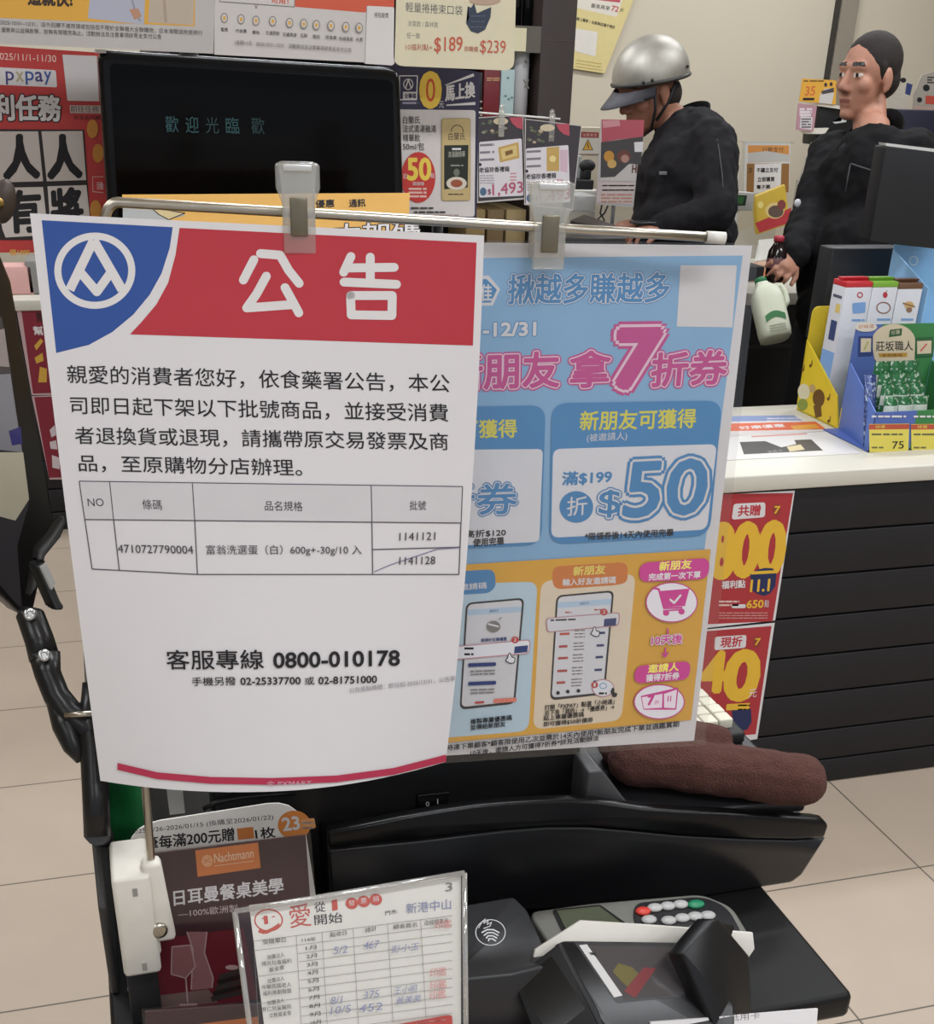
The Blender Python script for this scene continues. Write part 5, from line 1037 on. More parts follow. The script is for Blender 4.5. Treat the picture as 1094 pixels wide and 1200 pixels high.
s = xsheet([(958, 120), (998, 126), (998, 130), (958, 124)], (0, gy - 0.015, 0), thick=0.08, base=M('#cfc9bd', 0.5)); s.build('machine_ledge', label='white ledge strip along the top of the black payment machine', cat='shelf')
b = B(); q0_, q1_ = onY(940, 152, gy + 0.1), onY(968, 165, gy + 0.1); b.prism([onY(938, 212, gy), onY(944, 212, gy), onY(960, 168, gy), onY(953, 167, gy)], (0, 0.02, 0), M('#a5a29a', 0.5)); b.box((onY(941, 212, gy)[0] - 0.02, gy, RZ), (onY(941, 212, gy)[0] + 0.02, gy + 0.02, onY(941, 211, gy)[2]), M('#a5a29a', 0.5))
tag(b.build('support_stand'), 'pale grey slanted support stand beside the dark sleeve', 'stand')
b = B(); b.prism([onY(938, 151, gy - 0.02), onY(971, 150, gy - 0.02), onY(966, 157, gy - 0.02), onY(945, 157, gy - 0.02)], (0, 0.03, 0), M('#d8d3c6')); tag(b.build('paper_tab'), 'cream paper tab under the payment machine', 'paper')
# signs at the far right
for px, cr_, lab, ht_ in (([(1042, 98), (1050, 90), (1070, 96), (1062, 130), (1040, 128)], '#c2b9aa', 'cream round-topped sign with small dark marks behind the man in black', 0), ([(1068, 142), (1070, 110), (1080, 88), (1094, 84), (1130, 86), (1130, 143)], '#a9a196', 'grey arched sign with a red block at the right edge', 1)):
    s = xsheet([px[0], (px[-2][0], px[-2][1]), px[-1], px[0]], (0, gy + 0.3 + 0.1 * ht_, 0), thick=0.003, eps=0.00006)
    P_ = [s.pt(*q) for q in px]; s.b.prism(P_, (0, 0.003, 0), M(cr_, 0.5))
    if ht_: s.poly([(1084, 112), (1130, 114), (1130, 124), (1084, 122)], M('#c05040')); s.circ(1085, 103, 4, 4, INK); s.circ(1077, 117, 3, 3, INK); s.poly([(1070, 124), (1130, 127), (1130, 142), (1069, 141)], M('#c0a396')); s.lines(1086, 90, 1094, 96, 3, 1.5, INK)
    else: s.circ(1058, 94, 3.5, 3, INK); s.poly([(1062, 97), (1069, 99), (1066, 112), (1060, 110)], M('#33406f')); s.lines(1048, 100, 1058, 116, 4, 2, M('#8a7f70'))
    low_ = min(p[2] for p in P_); xx = sum(p[0] for p in P_) / len(P_); s.b.box((xx - 0.02, P_[0][1] + 0.003, RZ), (xx + 0.02, P_[0][1] + 0.008, low_ + 0.05), MATT)
    s.build('arched_sign', label=lab, cat='sign')
b = B(); q = onY(1050, 128, gy + 0.25); b.box((q[0] - 0.05, gy + 0.2, RZ), (3.55, gy + 0.4 - 0.11, q[2]), M('#1a1c30', 0.5), 0.004); tag(b.build('navy_box'), 'dark navy box under the arched signs behind the man in black', 'box')

# ================================================================== SHELF UNIT, LEAFLETS AND WALL THINGS IN THE MIDDLE
SY = 3.2
xr = onY(677, 0, SY)[0]; xl = onY(633, 60, SY)[0]
BR = M('#352b29', 0.5, noise=0.12)
t = thing('shelf_unit', ((xr + 0.6) / 2, SY + 0.2, 0), 'tall dark brown shelf unit holding bottles and boxes', 'shelf')
boxo('side_panel', (xl, SY, 0), (xr, SY + 0.45, 2.3), BR, t, 0.002); boxo('side_panel', (0.2, SY, 0), (0.24, SY + 0.45, 2.3), BR, t, 0.002); boxo('back_panel', (0.24, SY + 0.42, 0), (xl, SY + 0.45, 2.3), M('#0d0c0d', 0.6), t)
shz = onY(600, 152, SY)[2]; shz2 = onY(610, 50, SY)[2]; shz3 = onY(600, 300, SY)[2]
for zz in (shz, shz2, shz3, 0.5): boxo('shelf_board', (0.24, SY + 0.01, zz - 0.02), (xl, SY + 0.42, zz), M('#1b1918', 0.5), t)
boxo('price_rail', (0.24, SY + 0.0, shz2 - 0.02), (xl, SY + 0.01, shz2 + 0.035), M('#5f5b52', 0.3), t); boxo('seam', (xl + 0.001, SY - 0.001, onY(650, 48, SY)[2]), (xr - 0.001, SY, onY(650, 48, SY)[2] + 0.002), M('#4a3f3b'), t)
p0 = onY(608, 40, SY - 0.002); boxo('shelf_label', (p0[0] - 0.012, SY - 0.004, shz2 - 0.018), (p0[0] + 0.018, SY - 0.001, shz2 + 0.03), M('#d6cfae', 0.4), label='small cream label on the shelf rail beside the cream header sign', cat='label')
def shelf_box(nm, u0, u1, vt, colr, lab, cat, dpt=0.07, cyl=False):
    a = onY(u0, vt, SY + 0.03); c = onY(u1, vt, SY + 0.03); b = B()
    if cyl: rr = (c[0] - a[0]) / 2; b.lathe(((a[0] + c[0]) / 2, SY + 0.03 + rr, shz), (0, 0, 1), [(rr, 0), (rr, a[2] - shz - 0.004), (rr * 0.93, a[2] - shz)], M(colr, 0.35), 28)
    else: b.box((a[0], SY + 0.03, shz), (c[0], SY + 0.03 + dpt, a[2]), M(colr, 0.4), 0.002)
    t = thing(nm, ((a[0] + c[0]) / 2, SY + 0.06, shz), lab, cat); b.build('package', t)
    return t, xsheet([(u0, vt), (u1, vt), (u1, 140), (u0, 140)], (0, SY + 0.029, 0), eps=0.00006)
t, P = shelf_box('gift_tube', 604.5, 623.5, 57, '#b9b9bb', 'white cylindrical gift tube with grey marks on the shelf', 'package', cyl=True); P.crop(550, 30, 0.19157); P.k = 3; P.lines(325, 240, 368, 252, 2, 4, GR); P.circ(345, 222, 8, 12, GR); P.line([(330, 330), (362, 385)], 8, GR); P.line([(362, 330), (335, 380)], 6, GR); P.build('tube_print', t)
t, P = shelf_box('gift_box', 587.5, 603.5, 81, '#a9bdbd', 'pale blue box with small leaves on the shelf', 'box'); P.crop(550, 30, 0.19157); P.k = 3
for x, y in ((220, 430), (240, 450), (258, 440), (235, 320)): P.poly([(x - 10, y), (x, y - 8), (x + 10, y), (x, y + 8)], M('#5f8080'))
P.build('box_print', t)
t, P = shelf_box('gift_box', 567.5, 586.5, 78, '#6e1f26', 'dark red box with gold lettering on the shelf', 'box'); P.crop(550, 30, 0.19157); P.k = 3; P.lines(105, 318, 185, 330, 2, 8, M('#b98a6a')); P.build('box_print', t)
t, P = shelf_box('gift_box', 552, 566, 84, '#17151a', 'black box at the left of the shelf beside the navy card', 'box'); P.k = 3; P.lines(562, 118, 565, 134, 3, 2, M('#a08a84')); P.build('box_print', t)
for k, (u0, u1) in enumerate(((604, 615), (616, 628))):
    a, c = onY(u0, 20, SY + 0.05), onY(u1, 20, SY + 0.05); b = B(); rr = (c[0] - a[0]) / 2; b.lathe(((a[0] + c[0]) / 2, SY + 0.08, shz2), (0, 0, 1), [(rr, 0), (rr, 0.14), (rr * 0.4, 0.2), (rr * 0.35, 0.26)], M('#101214', 0.15), 20)
    tag(b.build('dark_bottle'), 'dark glass bottle on the upper shelf, ' + ('left one' if k == 0 else 'right one beside the brown panel'), 'bottle', 'dark bottles on the upper shelf')
for k, (u0, u1, c) in enumerate(((548, 572, '#8a744c'), (573, 594, '#6d5a3c'), (595, 620, '#93805a'))):
    a, q = onY(u0, 246, SY + 0.02), onY(u1, 246, SY + 0.02); b = B(); b.box((a[0], SY + 0.03, shz3), (q[0] - 0.004, SY + 0.2, a[2]), M(c, 0.6), 0.002)
    tag(b.build('carton_box'), ('tan', 'brown', 'pale tan')[k] + ' carton on the low shelf under the hanging leaflets', 'box')
# leaflets on a hanging rod
LY = 2.95
t = thing('leaflet_rod', onY(605, 138, LY), 'thin white rod with small clips carrying two price leaflets', 'rod')
b = B(); b.tube([onY(548, 131, LY), onY(656, 139.5, LY)], 0.0022, M('#c9c7c0', 0.4)); b.tube([onY(552, 131, LY), (onY(552, 131, LY) + [0, SY - LY, 0])], 0.0022, M('#c9c7c0', 0.4)); b.build('rod', t)
for u, v in ((587, 131), (646, 137)):
    b = B(); q = onY(u, v, LY); b.ell(q + [0, -0.003, 0.008], (0.006, 0.004, 0.008), CLIPM); b.box((q[0] - 0.007, LY - 0.008, q[2] - 0.05), (q[0] + 0.007, LY - 0.004, q[2] + 0.006), CLIPM, 0.001); b.build('rod_clip', t)
def price_leaflet(corners, sh, lab, first):
    s = xsheet(corners, (0, LY - 0.001 - (0 if first else 0.006), 0), thick=0.001, base=M('#b5b0ac', 0.4), eps=0.00006); s.crop(550, 30, 0.19157)
    c = s.c; s.poly([(c[0] + (1, 1)), (c[1] + (-1, 1)), (c[2] + (-1, -2)), (c[3] + (1, -2))], M('#3b373c', 0.4), raw=True)
    def q(P_): return [(x + sh[0], y + sh[1]) for x, y in P_]
    for k in range(14):
        x, y = R.uniform(70, 250) + sh[0], R.uniform(580, 680) + sh[1]; s.poly([(x - 14, y), (x, y - 10), (x + 16, y), (x + 2, y + 10)], M(R.choice(['#6a6a58', '#a99a80', '#8a8278', '#55604a']), 0.4))
    s.poly(q([(240, 562), (322, 560), (326, 635), (290, 625), (262, 600)]), M('#a94a58', 0.4)); s.circ(190 + sh[0], 585 + sh[1], 45, 22, M('#c2b49a', 0.4))
    s.poly(q([(58, 712), (318, 690), (330, 1040), (58, 1052)]), M('#cdc8cc', 0.4), r=12)
    if first: s.poly([(172, 745), (298, 712), (304, 810), (185, 838)], M('#b8995a', 0.35)); s.poly([(190, 755), (285, 730), (290, 795), (200, 820)], M('#cdb478', 0.35)); s.poly([(215, 770), (262, 757), (264, 782), (220, 798)], M('#7a5a32', 0.35))
    else: s.poly(q([(185, 705), (262, 700), (262, 850), (185, 850)]), M('#b8995a', 0.35)); s.circ(222 + sh[0], 775 + sh[1], 20, 20, M('#dac58a', 0.35)); s.poly(q([(265, 720), (315, 718), (312, 860), (268, 850)]), M('#c4a9b5', 0.35))
    s.lines(62 + sh[0], 725 + sh[1], 150 + sh[0], 815 + sh[1], 3, 14, M('#77737a'), -0.05); s.circ(64 + sh[0], 850 + sh[1], 9, 10, M('#2a2c34')); s.T('老協珍香禮箱', 58 + sh[0], 900 + sh[1], 242 + sh[0], 892 + sh[1], 32, INK, 0.02); s.lines(62 + sh[0], 915 + sh[1], 150 + sh[0], 960 + sh[1], 4, 6, M('#99959a')); s.lines(245 + sh[0], 900 + sh[1], 285 + sh[0], 940 + sh[1], 3, 8, M('#c28a94'))
    s.circ(82 + sh[0], 1015 + sh[1], 20, 25, M('#4a6480', 0.4)); s.T('$', 110 + sh[0], 1036 + sh[1], 130 + sh[0], 1034 + sh[1], 36, M('#7a4a62'), 0.02); s.T('1,493', 140 + sh[0], 1048 + sh[1], 326 + sh[0], 1030 + sh[1], 78, M('#a8506a'), 0.01)
    s.build('price_leaflet', label=lab, cat='leaflet', group='price leaflets hanging from the thin rod')
price_leaflet([(559, 137.5), (612.5, 134.5), (616.5, 233.5), (559, 238)], (0, 0), 'left hanging price leaflet reading 1,493 with a flat gold box picture', True)
price_leaflet([(615, 139), (681.5, 147), (671, 247), (614, 240)], (285, 40), 'right hanging price leaflet with an upright gold box picture behind the clip', False)
# wall sign, camera, ledge
WY = 4.6
b = B(); q0_, q1_ = onY(664, 100, WY + 0.05), onY(704, 100, WY + 0.05); b.box((q0_[0] - 0.3, WY + 0.02, 0), (q1_[0] + 0.35, WY + 0.1, onY(690, 150, WY)[2]), M('#b9ae9a', 0.7)); tag(b.build('low_partition'), 'beige low partition behind the hanging price leaflets', 'partition')
s = xsheet([(679, 154), (702, 155), (702, 181), (677, 181)], (0, WY + 0.018, 0), thick=0.003, base=M('#c2bdb2', 0.5), eps=0.00006); s.crop(640, 130, 0.13333)
s.poly([(302, 182), (462, 188), (460, 238), (298, 235)], M('#8a3c38', 0.5)); s.T('注意安全', 315, 226, 445, 226, 30, M('#c9a9a2')); s.poly([(366, 245), (412, 345), (314, 345)], M('#4a3d22')); s.poly([(366, 258), (402, 340), (324, 340)], M('#c99a3c')); s.line([(366, 280), (360, 305), (372, 310), (366, 330)], 7, INK); s.line([(290, 378), (460, 380)], 8, M('#a08c86'))
s.build('warning_sign', label='small warning sign with a yellow triangle on the beige partition', cat='sign')
b = B(); q0_, q1_ = onY(671, 223, WY - 0.25), onY(699, 224, WY - 0.25); b.box((q0_[0] - 0.1, WY - 0.25, q0_[2] - 0.02), (q1_[0] + 0.02, WY + 0.02, q0_[2]), M('#d3cfc6', 0.4), 0.002); b.box((q0_[0] - 0.1, WY - 0.1, 0), (q1_[0] + 0.02, WY + 0.02, q0_[2] - 0.02), M('#b5b0a6', 0.5)); led = b.build('white_ledge'); tag(led, 'white ledge under the small black camera', 'shelf'); lz = q0_[2]
b = B(); q = onY(683, 215, WY - 0.18); b.box((q[0] - 0.06, WY - 0.22, lz), (q[0] + 0.025, WY - 0.12, lz + 0.03), MATT, 0.003); b.box((q[0] - 0.0, WY - 0.19, lz + 0.03), (q[0] + 0.025, WY - 0.14, lz + 0.06), MATT, 0.003); b.ell((q[0] + 0.015, WY - 0.17, lz + 0.072), (0.03, 0.022, 0.02), MATT); tag(b.build('small_camera'), 'small black camera device on the white ledge', 'camera')
b = B(); b.box((q[0] - 0.045, WY - 0.1, lz), (q[0] + 0.02, WY - 0.06, lz + 0.1), M('#9a9c9c', 0.3), 0.004); tag(b.build('grey_device'), 'grey device standing behind the black camera', 'device')
b = B(); q0_, q1_ = onY(668, 229, 4.2), onY(697, 248, 4.2); b.box((q0_[0], 4.2, q1_[2]), (q1_[0], 4.32, q0_[2]), clear('storage_plastic', (0.8, 0.82, 0.84), 0.12, 0.2, 0.5), 0.004); b.box((q0_[0], 4.2, 0), (q1_[0], 4.32, q1_[2] - 0.001), M('#a9a497', 0.6)); tag(b.build('storage_case'), 'translucent grey storage case below the white ledge', 'case')
# food poster with hook
FYp = 3.9
s = xsheet([(704, 140), (752, 142), (742, 243), (698, 239)], (0, FYp, 0), thick=0.002, base=M('#b9b3b0', 0.35), eps=0.00006); s.crop(640, 130, 0.13333)
s.poly([(485, 75), (860, 80), (850, 230), (640, 250), (485, 275)], M('#b0555f', 0.35)); s.poly([(490, 85), (640, 80), (650, 130), (500, 150)], M('#c98c92', 0.35)); s.poly([(480, 275), (850, 225), (830, 470), (720, 470), (600, 580), (475, 585)], M('#4a4746', 0.35)); s.circ(550, 400, 45, 50, M('#c08a3c')); s.circ(575, 465, 40, 38, M('#c9a060')); s.circ(680, 400, 60, 55, M('#6d4038')); s.circ(690, 420, 35, 35, M('#a98272')); s.poly([(770, 275), (850, 270), (845, 360), (775, 360)], PAPER)
s.poly([(475, 590), (600, 580), (730, 465), (800, 470), (780, 620), (470, 612)], M('#c2bbb6', 0.35)); s.T('Hi', 750, 545, 800, 540, 70, M('#5a3c38'), 0.03); s.poly([(450, 618), (780, 628), (745, 825), (440, 800)], M('#c4b5b2', 0.35)); s.lines(490, 650, 770, 690, 2, 12, M('#8a7f8c')); s.lines(480, 730, 750, 790, 3, 14, M('#b5806a'))
s.build('food_poster', label='glossy food poster with a pink top hanging before the man in the helmet', cat='poster')
b = B(); q = onY(706, 133, FYp); b.tube([onY(722, 141, FYp), onY(722, 118, FYp) * [1, 1, 0] + [0, 0, 0.02]], 0.004, M('#b0aca4', 0.4)) if False else b.tube([onY(722, 200, FYp + 0.006), onY(722, 200, FYp + 0.006) * [1, 1, 0] + [0, 0, 0.0]], 0.006, M('#2a2928', 0.4)); b.lathe(onY(722, 200, FYp + 0.006) * [1, 1, 0], (0, 0, 1), [(0.06, 0), (0.06, 0.012), (0.012, 0.03)], M('#2a2928', 0.4)); tag(b.build('poster_pole'), 'thin dark pole carrying the glossy food poster', 'pole')
for k, P_ in enumerate(([(705, 240), (703, 250), (708, 258), (700, 264)], [(712, 241), (708, 250), (701, 256)])):
    b = B(); b.tube([onY(u, v, FYp + 0.1) for u, v in P_] + [onY(P_[-1][0], P_[-1][1], FYp + 0.1) * [1, 1, 0]], 0.003, MATT); tag(b.build('thin_cable'), ('long', 'short')[k] + ' thin black cable hanging below the food poster', 'cable')
t = thing('dark_table', onY(690, 265, 3.75), 'dark table by the hands of the man in the helmet', 'table')
q0_, q1_ = onY(640, 262, 3.7), onY(722, 266, 3.7); tz = onY(690, 262, 3.7)[2] - 0.03
boxo('table_top', (q0_[0], 3.62, tz - 0.03), (q1_[0], 3.84, tz), M('#2a2827', 0.4), t, 0.003); boxo('table_leg', (q0_[0] + 0.02, 3.66, 0), (q0_[0] + 0.06, 3.8, tz - 0.03), MATT, t); boxo('table_leg', (q1_[0] - 0.06, 3.66, 0), (q1_[0] - 0.02, 3.8, tz - 0.03), MATT, t)
b = B(); b.prism([onY(668, 258, 3.74), onY(684, 251, 3.78), onY(722, 264, 3.74), onY(718, 268, 3.7)], (0, 0, -0.012), M('#38332f', 0.4), 0.002); tag(b.build('dark_folder'), 'dark folder lying on the dark table', 'folder')
# tan panda-less promotion poster on the wall
s = xsheet([(660, -60), (764, -55), (708, 86), (655, 78)], (0, 5.985, 0), thick=0.003, base=M('#d3c389', 0.6), eps=0.00006)
s.crop(620, 0, 0.125); s.poly([(430, -30), (880, -30), (820, 160), (430, 70)], M('#d6cfc2', 0.6), r=20); s.poly([(520, -40), (860, -40), (850, 25), (540, -10)], M('#b5505a', 0.6)); s.T('最高再享', 575, 70, 750, 100, 42, INK, 0.01); s.T('72', 765, 100, 830, 112, 50, RED, 0.02); s.T('折', 845, 112, 880, 116, 40, INK); s.T('線上獨享｜全部商店滿千現折', 440, 190, 800, 275, 34, M('#4a4234'), 0.02); s.poly([(430, 265), (640, 300), (620, 530), (425, 480)], M('#d6d1c8', 0.6), r=14); s.lines(440, 560, 680, 620, 3, 8, M('#b39a55'), 0.15)
s.build('wall_poster', label='pale yellow promotion poster with a white box on the beige wall beside the helmet', cat='poster')

# ================================================================== THE TWO MEN
SKIN = M('#9a6a55', 0.55, noise=0.08, scale=60); SKIN2 = M('#ad7c66', 0.55, noise=0.08, scale=60); HAIR = M('#231d1a', 0.8, noise=0.25, scale=300, bump=0.5)
EYEW = M('#cfc6bd', 0.4); LIPM = M('#8a5348', 0.5)
JK = M('#1b191c', 0.85, noise=0.15, scale=30, bump=0.35, spec=0.2); JK2 = M('#0c0c0e', 0.85, noise=0.15, scale=30, bump=0.35, spec=0.2)
def basis(f, pitch=0.0):
    f = Vector((f[0], f[1], 0)).normalized(); l = Vector((-f.y, f.x, 0)); u = Vector((0, 0, 1))
    f2 = f * math.cos(pitch) - u * math.sin(pitch); u2 = f * math.sin(pitch) + u * math.cos(pitch)
    return Matrix((f2, l, u2)).transposed()
def head(c, Rm, neck_to):
    c = Vector([float(x) for x in c]); W = lambda x, y, z: c + Rm @ Vector((x, y, z)); pr = []
    def E(p, r): pr.append((W(*p), r, Rm))
    def Cp(p, q, r1, r2): pr.append(('cap', W(*p), W(*q), r1, r2))
    E((-.01, 0, .03), (.097, .076, .093)); E((.03, 0, -.03), (.062, .062, .085)); E((.03, 0, -.075), (.055, .052, .04)); E((.068, 0, -.1), (.022, .026, .02))
    Cp((.088, 0, .012), (.108, 0, -.026), .009, .014); E((.098, .013, -.032), (.012, .009, .009)); E((.098, -.013, -.032), (.012, .009, .009))
    Cp((.078, .036, .03), (.078, -.036, .03), .015, .015); E((.058, .042, -.02), (.026, .022, .026)); E((.058, -.042, -.02), (.026, .022, .026))
    Cp((.084, .017, -.06), (.084, -.017, -.06), .0085, .0085); Cp((.082, .014, -.072), (.082, -.014, -.072), .009, .009)
    for sg in (1, -1): E((-.005, .08 * sg, -.005), (.02, .009, .033)); E((.002, .08 * sg, -.03), (.01, .008, .012)); E((.078, .033 * sg, .008), (.013, .014, .01))
    pr.append(('cap', W(-.025, 0, -.06), Vector([float(x) for x in neck_to]), .053, .056))
    Ri = Rm.inverted()
    def paint(p):
        q = Ri @ (Vector(p) - c)
        if q.x > .07 and abs(abs(q.y) - .033) < .012 and .004 < q.z < .011: return 1 if abs(abs(q.y) - .033) < .006 else 2
        if q.x > .07 and .012 < abs(q.y) < .05 and .033 < q.z < .043: return 1
        if q.x > .078 and abs(q.y) < .02 and -.071 < q.z < -.058: return 3
        return 0
    return pr, paint, W
def hand(wrist, d_, up_, pr, s_=1.0, curl=0.5, side=1):
    d_ = Vector(d_).normalized(); n = Vector(up_); n = (n - d_ * n.dot(d_)).normalized(); sd = d_.cross(n) * side; w_ = Vector([float(x) for x in wrist])
    Rm = Matrix((d_, sd, n)).transposed(); pr.append((w_ + d_ * .045 * s_, (.05 * s_, .04 * s_, .015 * s_), Rm))
    for i, (off, ln) in enumerate(((-.031, .062), (-.0105, .074), (.0105, .069), (.031, .054))):
        b0 = w_ + d_ * (.078 - abs(off) * .25) * s_ + sd * off * 1.08 * s_; d1 = (d_ * math.cos(curl * .6) - n * math.sin(curl * .6) + sd * off * 3); m = b0 + d1 * ln * .5 * s_; d2_ = d_ * math.cos(curl * 1.7) - n * math.sin(curl * 1.7) + sd * off * 2; e = m + d2_ * ln * .5 * s_
        pr.append(('cap', b0 - d_ * .012, m, .0088, .0082)); pr.append(('cap', m, e, .0082, .007))
    t0 = w_ + d_ * .03 * s_ - sd * .03 * s_; t1 = t0 + (d_ * .6 - sd * .7 - n * .35) * .035 * s_; t2_ = t1 + (d_ * .9 - sd * .2 - n * .5) * .03 * s_
    pr.append(('cap', t0, t1, .012, .0095)); pr.append(('cap', t1, t2_, .0095, .008))
def collar(root, c, Rm, rx, ry, bot, top, gap, mat, lean=0.0):
    n = 40; V, F = [], []
    for sh in (0, -.006):
        for k in range(n + 1):
            a_ = gap + (2 * math.pi - 2 * gap) * k / n; ca, sa = math.cos(a_), math.sin(a_)
            for z_, e_ in ((bot(a_), .012), ((bot(a_) + top(a_)) / 2, .004), (top(a_), .008)): V.append(c + Rm @ Vector(((rx + sh + e_) * ca + lean * z_, (ry + sh + e_) * sa, z_)))
    m_ = 3 * (n + 1)
    for k in range(n):
        for j in range(2): i = 3 * k + j; F += [[i, i + 3, i + 4, i + 1], [m_ + i + 1, m_ + i + 4, m_ + i + 3, m_ + i]]
        F += [[3 * k + 2, 3 * k + 5, m_ + 3 * k + 5, m_ + 3 * k + 2]]
    for k in (0, n):
        for j in range(2): i = 3 * k + j; F.append([i, i + 1, m_ + i + 1, m_ + i] if k == 0 else [m_ + i, m_ + i + 1, i + 1, i])
    b = B(); b.mesh(V, F, mat, True); return b.build('collar', root)
def V_(p): return Vector([float(x) for x in p])
def legs(root, hipc, f, footz, mat, shoe):
    f = Vector((f[0], f[1], 0)).normalized(); l = Vector((-f.y, f.x, 0)); hipc = V_(hipc); pr = [(hipc, (.12, .165, .13), basis(f))]
    for sg in (1, -1):
        h = hipc + l * .085 * sg + Vector((0, 0, -.06)); k = h + f * .02 + Vector((0, 0, -(h.z - .5))); a = Vector((h.x, h.y, .1)) - f * .02 + l * .015 * sg
        pr += [('cap', h, k, .088, .068), ('cap', k, a, .066, .052)]
        sp = [('cap', a + Vector((0, 0, -.05)) - f * .03, a + Vector((0, 0, -.058)) + f * .15, .048, .038), ('cap', a + Vector((0, 0, .02)), a + Vector((0, 0, -.05)), .05, .05)]
        o = remesh('shoe', sp, .012, [shoe], root)
        for v in o.data.vertices: v.co.z = max(v.co.z, .001 - wloc(root).z)
    remesh('trousers', pr, .014, [mat], root, smooth=4)

# --- man in the helmet
F1 = Vector((-.985, -.17, 0)); D1 = 3.95
hip = V_(dep(803, 300, D1)); base1 = Vector((hip.x, hip.y, 0))
m1 = thing('person', base1, 'person in a silver helmet and dark jacket standing with head bowed', 'person')
R0 = basis(F1); RH = basis(F1, .30); hc = dep(761, 107, D1); nk = V_(dep(803, 143, D1))
pr, pf, Wh = head(hc, RH, nk + Vector((0, 0, -.03)))
el1, wr1 = V_(dep(838, 250, 3.74)), V_(dep(772, 268, 3.76)); el2, wr2 = V_(dep(800, 245, 4.15)), V_(dep(752, 262, 3.98))
hand(wr1, F1 * 1.0 + Vector((0, 0, -.05)), (0, 0, 1), pr, 1.0, .7, 1); hand(wr2, F1 + Vector((0, 0, -.05)), (0, 0, 1), pr, 1.0, .7, -1)
pr += [(V_(dep(803, 215, D1)), (.09, .13, .2), R0), ('cap', nk + Vector((0, 0, -.03)), V_(dep(803, 205, D1)), .056, .08), ('cap', el1, wr1, .035, .026), ('cap', el2, wr2, .035, .026), ('cap', V_(dep(805, 200, D1)), hip, .1, .1)]
remesh('body', pr, .006, [SKIN, M('#1c1614', 0.5), EYEW, LIPM], m1, smooth=2, paint=pf)
jp = [(V_(dep(810, 195, D1)), (.13, .18, .172), R0), (V_(dep(800, 225, D1)), (.15, .2, .2), R0), (V_(dep(801, 272, D1)), (.155, .2, .15), R0), ('cap', nk + Vector((0, 0, -.07)), V_(dep(808, 195, D1)), .084, .12)]
sh1, sh2 = V_(dep(834, 170, 3.80)), V_(dep(800, 168, 4.14))
jp += [('cap', nk + Vector((0, 0, -.08)), sh1, .08, .075), ('cap', nk + Vector((0, 0, -.08)), sh2, .08, .075), ('cap', sh1, el1, .082, .066), ('cap', el1, wr1, .066, .046), ('cap', sh2, el2, .08, .064), ('cap', el2, wr2, .062, .046)]
jk = remesh('jacket', jp, .009, [JK], m1, smooth=2, noise=(.06, .026))
b = B(); lg = V_(dep(777, 203, 3.80)); hit = jk
lg_n = Vector((-.5, -.85, 0.1)).normalized()
b.box(tuple(lg - Vector((.014, .0, .005))), tuple(lg + Vector((.014, .002, .005))), M('#77777a', 0.5), 0.001); b.build('chest_mark', jk)
b = B(); b.tube([V_(dep(u, v, D_)) for u, v, D_ in ((838, 152, 3.735), (842, 175, 3.705), (846, 205, 3.69), (848, 240, 3.68))], .0016, M('#4a484a', 0.6), 6); b.build('sleeve_seam', jk)
collar(jk, nk + R0 @ Vector((.012, 0, 0)), R0, .084, .09, lambda a_: -.075 - .04 * math.cos(a_), lambda a_: .012 - .05 * math.cos(a_), .32, M('#141215', 0.85, noise=0.15, scale=30, bump=0.3, spec=0.2), .25)
legs(m1, hip, F1, 0, M('#2a2a30', 0.8), MATT)
# helmet
b = B(); t_ = bmesh.new(); bmesh.ops.create_icosphere(t_, subdivisions=4, radius=1)
for v in t_.verts: v.co = Vector((v.co.x * .131 - .012, v.co.y * .113, v.co.z * .113 + .045))
bmesh.ops.bisect_plane(t_, geom=t_.verts[:] + t_.edges[:] + t_.faces[:], plane_co=(0, 0, .034), plane_no=(.12, 0, -1), clear_outer=True)
t_.verts.index_update(); b.mesh([Wh(*v.co) for v in t_.verts], [[v.index for v in f.verts] for f in t_.faces], M('#a39f96', 0.5, 0.65, 0.4, 18), True); rimv = [v.co.copy() for v in t_.verts if abs((v.co - Vector((0, 0, .034))).dot(Vector((.12, 0, -1)))) < 1e-4]; t_.free()
hm = b.build('helmet', m1)
rimv.sort(key=lambda p: math.atan2(p.y, p.x + .012)); b = B(); b.tube([Wh(*p) for p in rimv + rimv[:1]], .006, M('#3a3836', 0.5), 8, False); b.build('rim_trim', hm)
b = B(); n = 12; V = []; F = []
for j in range(4):
    for i in range(n + 1):
        a_ = -1.25 + 2.5 * i / n; rr = .118 + j * .022 * max(.15, math.cos(a_)); V.append(Wh(rr * math.cos(a_) * 1.0, .105 * math.sin(a_) * (1 - j * .03), .026 - j * .010))
V += [v + RH @ Vector((0, 0, .003)) for v in V]; m0 = 4 * (n + 1)
for j in range(3):
    for i in range(n): k = j * (n + 1) + i; F += [[k, k + 1, k + n + 2, k + n + 1], [m0 + k + n + 1, m0 + k + n + 2, m0 + k + 1, m0 + k]]
for i in range(n): k = 3 * (n + 1) + i; F.append([k, k + 1, m0 + k + 1, m0 + k])
b.mesh(V, F, M('#45444a', 0.6), True); b.build('visor', hm)
